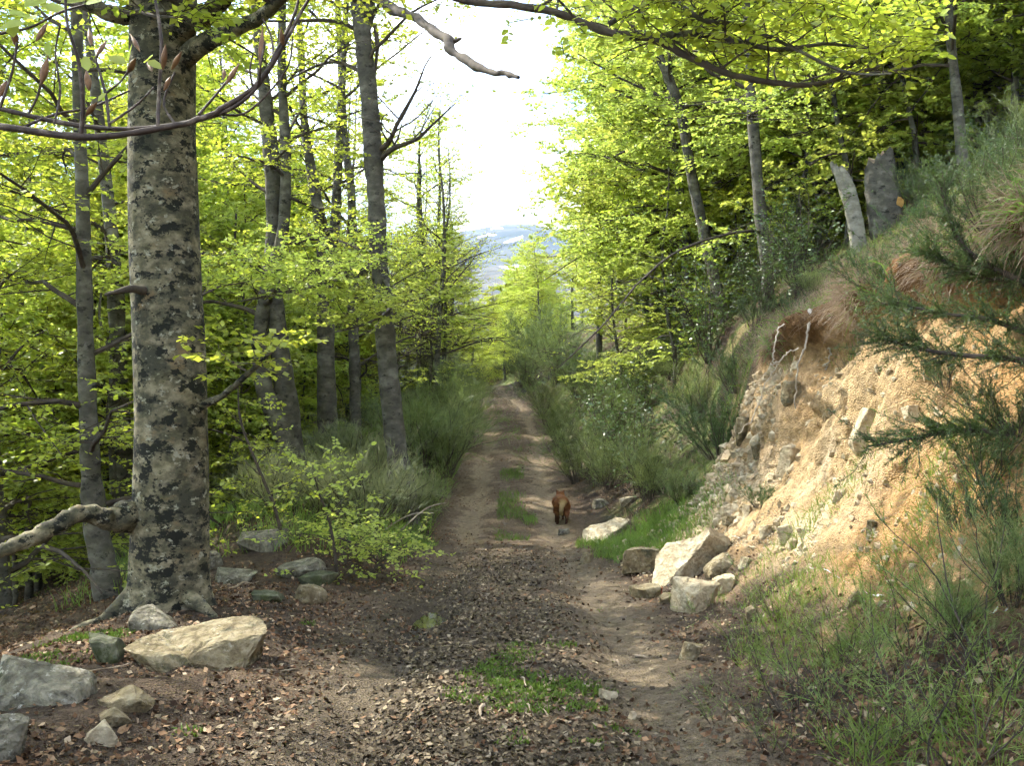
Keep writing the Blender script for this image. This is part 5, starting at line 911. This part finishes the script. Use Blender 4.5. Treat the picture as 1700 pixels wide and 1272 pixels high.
for s in [(676, 865, 740, 835, 5, 'long bleached dead stem sloping out of the grey broom'), (640, 870, 720, 852, 5, 'lower bleached dead stem in the grey broom')]:
    a = P(s[0], s[1], 14.5); b = P(s[2], s[3], 14); G = Geo(); q, rr = resample([a - [.1, 0, .15], (a + b) / 2 + [0, 0, .05], b], [.012, .01, .005], 12); tubes(G, q[None], rr[None], 5); o = link('dead_stem', G.mesh('dead_stem', [M['root']], True, a)); o.location = a; tag(o, s[5], 'dead stem', 'bleached stems in the broom')
# brushwood heap at the end of the track
hb = hit(822, 634)
if hb is not None:
    heap = bpy.data.objects.new('brushwood_heap', None); COL.objects.link(heap); heap.location = hb; tag(heap, 'heap of brown brushwood at the far end of the track', 'brushwood')
    for k in range(26):
        c = np.array([rng.normal(0, .8), rng.normal(0, .5), .1 + .5 * rng.random()]); d_ = nrm(np.array([rng.normal(0, 1), rng.normal(0, .4), rng.normal(0, .25)])); G = Geo(); l_ = rng.uniform(.5, 1.2); q, rr = resample([c - d_ * l_, c + rng.normal(0, .08, 3), c + d_ * l_], [.03, .025, .01], 8); tubes(G, q[None], rr[None], 5); link('branch', G.mesh('branch', [M['litter'] if k % 2 else M['deadwood']], True), heap)

# ------------------------------------------------------------------ the dog walking away
def make_dog():
    h = hit(933, 872); d = h[1]; S = 47 / F * d; print('dog depth', d, 'height', S)          # S: height at the withers and rump
    v = []; e = []; rad = []
    def chain(pts_, start=None):
        prev = start
        for (x, y, z, r) in pts_:
            v.append((x, y, z)); rad.append(r); i = len(v) - 1
            if prev is not None: e.append((prev, i))
            prev = i
        return prev
    # x right, y forward (away from camera), z up; unit = S
    chain([(0, -.02, .80, .21), (0, .14, .83, .235), (0, .34, .80, .235), (0, .56, .76, .25), (0, .74, .76, .23), (.02, .90, .84, .15), (.05, 1.02, .93, .125), (.07, 1.12, .95, .115), (.09, 1.24, .91, .06), (.10, 1.30, .90, .042)])
    for s, sw in ((-1, .06), (1, -.05)):
        chain([(s * .13, .02, .70, .15), (s * .15, .08 + sw, .50, .115), (s * .125, -.05 + sw * 1.3, .29, .062), (s * .115, -.02 + sw * 2, .10, .045), (s * .115, .02 + sw * 2, .035, .05), (s * .115, .08 + sw * 2, .03, .04)], 0)
        chain([(s * .12, .66, .56, .10), (s * .12, .64 - sw, .38, .07), (s * .11, .66 - sw * 2, .18, .048), (s * .11, .67 - sw * 2.2, .04, .05), (s * .11, .72 - sw * 2.2, .03, .04)], 3)
        chain([(s * .09 + .06, 1.05, 1.04, .04), (s * .11 + .06, 1.04, 1.11, .015)], 6)
    chain([(-.01, -.18, .80, .07), (-.03, -.26, .68, .085), (-.05, -.27, .54, .09), (-.04, -.23, .43, .06), (-.03, -.2, .38, .025)], 0)
    mb = bpy.data.metaballs.new('dog'); mb.resolution = S * .03; mb.render_resolution = S * .03; mb.threshold = .6; mo = bpy.data.objects.new('dog_form', mb); COL.objects.link(mo)
    for i, j in e:
        a_, b_ = np.array(v[i]), np.array(v[j]); k = max(2, int(np.linalg.norm(b_ - a_) / (.5 * min(rad[i], rad[j])) + 1))
        for f in np.linspace(0, 1, k, endpoint=False):
            el_ = mb.elements.new(); el_.co = tuple((a_ * (1 - f) + b_ * f) * S); el_.radius = (rad[i] * (1 - f) + rad[j] * f) * S * 1.22; el_.stiffness = 2
    dg = bpy.context.evaluated_depsgraph_get(); dg.update(); me = bpy.data.meshes.new_from_object(mo.evaluated_get(dg)); bpy.data.objects.remove(mo); me.name = 'dog'
    co = np.empty(len(me.vertices) * 3); me.vertices.foreach_get('co', co); co = co.reshape(-1, 3); print('dog verts', len(co), co.min(0), co.max(0))
    co[:, 2] -= co[:, 2].min(); nn_ = np.empty(len(co) * 3); me.vertices.foreach_get('normal', nn_); co += nn_.reshape(-1, 3) * (S * .03 * fbm(co[:, 0] / S * 14 + co[:, 2] / S * 9, co[:, 1] / S * 9 - co[:, 2] / S * 5, 5, 3))[:, None]; me.vertices.foreach_set('co', co.ravel()); me.materials.clear()
    me.polygons.foreach_set('use_smooth', np.ones(len(me.polygons), bool)); me.update(); o = link('dog', me, None, h, R(4)); o.scale = (1.22, 1, 1)
    m, n, l, ou = newmat('dog_fur'); b = n.new('ShaderNodeBsdfPrincipled'); b.inputs['Roughness'].default_value = .8; b.inputs['Specular IOR Level'].default_value = .15
    t = n.new('ShaderNodeTexCoord'); sp = n.new('ShaderNodeSeparateXYZ'); l.new(t.outputs['Object'], sp.inputs[0])
    nz_ = n.new('ShaderNodeTexNoise'); nz_.inputs['Scale'].default_value = 14; nz_.inputs['Detail'].default_value = 6; l.new(t.outputs['Object'], nz_.inputs['Vector'])
    red = ramp(n, [(.3, (.07, .027, .01)), (.7, (.18, .072, .024))]); l.new(nz_.outputs['Fac'], red.inputs[0])
    def mask(src, lo, hi):
        r_ = n.new('ShaderNodeMapRange'); r_.inputs['From Min'].default_value = lo * S; r_.inputs['From Max'].default_value = hi * S; l.new(src, r_.inputs['Value']); return r_.outputs[0]
    leg = mask(sp.outputs['Z'], .45, .28); mx = n.new('ShaderNodeMix'); mx.data_type = 'RGBA'; l.new(leg, mx.inputs['Factor']); l.new(red.outputs[0], mx.inputs['A']); mx.inputs['B'].default_value = (.045, .018, .009, 1)
    tail = mask(sp.outputs['Y'], -.16, -.24); mx2 = n.new('ShaderNodeMix'); mx2.data_type = 'RGBA'; l.new(tail, mx2.inputs['Factor']); l.new(mx.outputs['Result'], mx2.inputs['A']); mx2.inputs['B'].default_value = (.27, .19, .085, 1)
    l.new(mx2.outputs['Result'], b.inputs['Base Color']); l.new(b.outputs[0], ou.inputs[0]); me.materials.append(m)
    return tag(o, 'reddish brown dog with pale bushy tail walking away along the track', 'dog')
make_dog()

# more undergrowth on the right slope and behind the left verge
g2 = np.random.default_rng(9)
def under(n, xr, yr, kinds, smin, smax, label, group, ok):
    k_ = 0
    while k_ < n:
        x = g2.uniform(*xr); y = g2.uniform(*yr)
        if not ok(x, y): continue
        k_ += 1; k = str(g2.choice(kinds)); s_ = g2.uniform(smin, smax); o = copy_tree(SH[k], drop(x, y), g2.uniform(0, 6.28), (s_ * 1.15, s_ * 1.15, s_)); tag(o, {'b': 'broom', 'g': 'grey broom', 'h': 'dark heath' if k[:2] == 'he' else 'holly'}[k[0]] + label, 'shrub', group)
under(34, (2.2, 9), (16, 40), ['broom_a', 'broom_b', 'holly_b', 'broom_a', 'holly_a', 'heath_b'], .5, .95, ' in the dense undergrowth covering the right hand slope', 'undergrowth on the right slope', lambda x, y: x > 1.9 + .02 * y and pxr(x, y) < 1330)
under(16, (-5.2, -2.3), (20, 60), ['broom_a', 'grey', 'broom_b'], .6, 1.0, ' in the thicket along the far left verge', 'broom thicket on the far left verge', lambda x, y: x < -2.4 and (x > -5.5))
under(14, (4.3, 11), (8, 19), ['heath_a', 'heath_b', 'heath_b', 'broom_a'], .4, .75, ' on the turf above the earth bank', 'heath above the bank', lambda x, y: x > 4.5 and pxr(x, y) < 1760 and not 1360 < pxr(x, y) < 1510)

# ------------------------------------------------------------------ the air
G = Geo(); V = np.array([[x, y, z] for x in (-6500, 6500) for y in (-60, 5400) for z in (-420, 900)], float); G.add(V, [[0, 1, 3, 2], [4, 6, 7, 5], [0, 4, 5, 1], [2, 3, 7, 6], [0, 2, 6, 4], [1, 5, 7, 3]])
m, n_, l_, o_ = newmat('haze_air'); pv = n_.new('ShaderNodeVolumePrincipled'); pv.inputs['Color'].default_value = (.42, .68, 1, 1); pv.inputs['Density'].default_value = .00007; pv.inputs['Anisotropy'].default_value = .2; l_.new(pv.outputs[0], o_.inputs['Volume'])
tag(link('haze', G.mesh('haze', [m], False)), kind='stuff')

# things of a small group that share a label are told apart by their place, counted from the left
ORD = ['leftmost', 'second from the left', 'third from the left', 'fourth from the left', 'fifth from the left', 'sixth from the left', 'seventh from the left', 'eighth from the left', 'ninth from the left', 'tenth from the left', 'eleventh from the left', 'twelfth from the left', 'thirteenth from the left', 'fourteenth from the left', 'fifteenth from the left', 'sixteenth from the left']
same = {}
for o in sc.objects:
    if o.parent is None and 'label' in o and 'group' in o: same.setdefault(o['label'], []).append(o)
for lb, os_ in same.items():
    if 1 < len(os_) <= 16 and 'outside' not in lb:
        os_.sort(key=lambda o: o.location.x / max(o.location.y, .5))
        for k_, o in enumerate(os_): o['label'] = lb + ', ' + (ORD[k_] if k_ < len(os_) - 1 else 'rightmost')
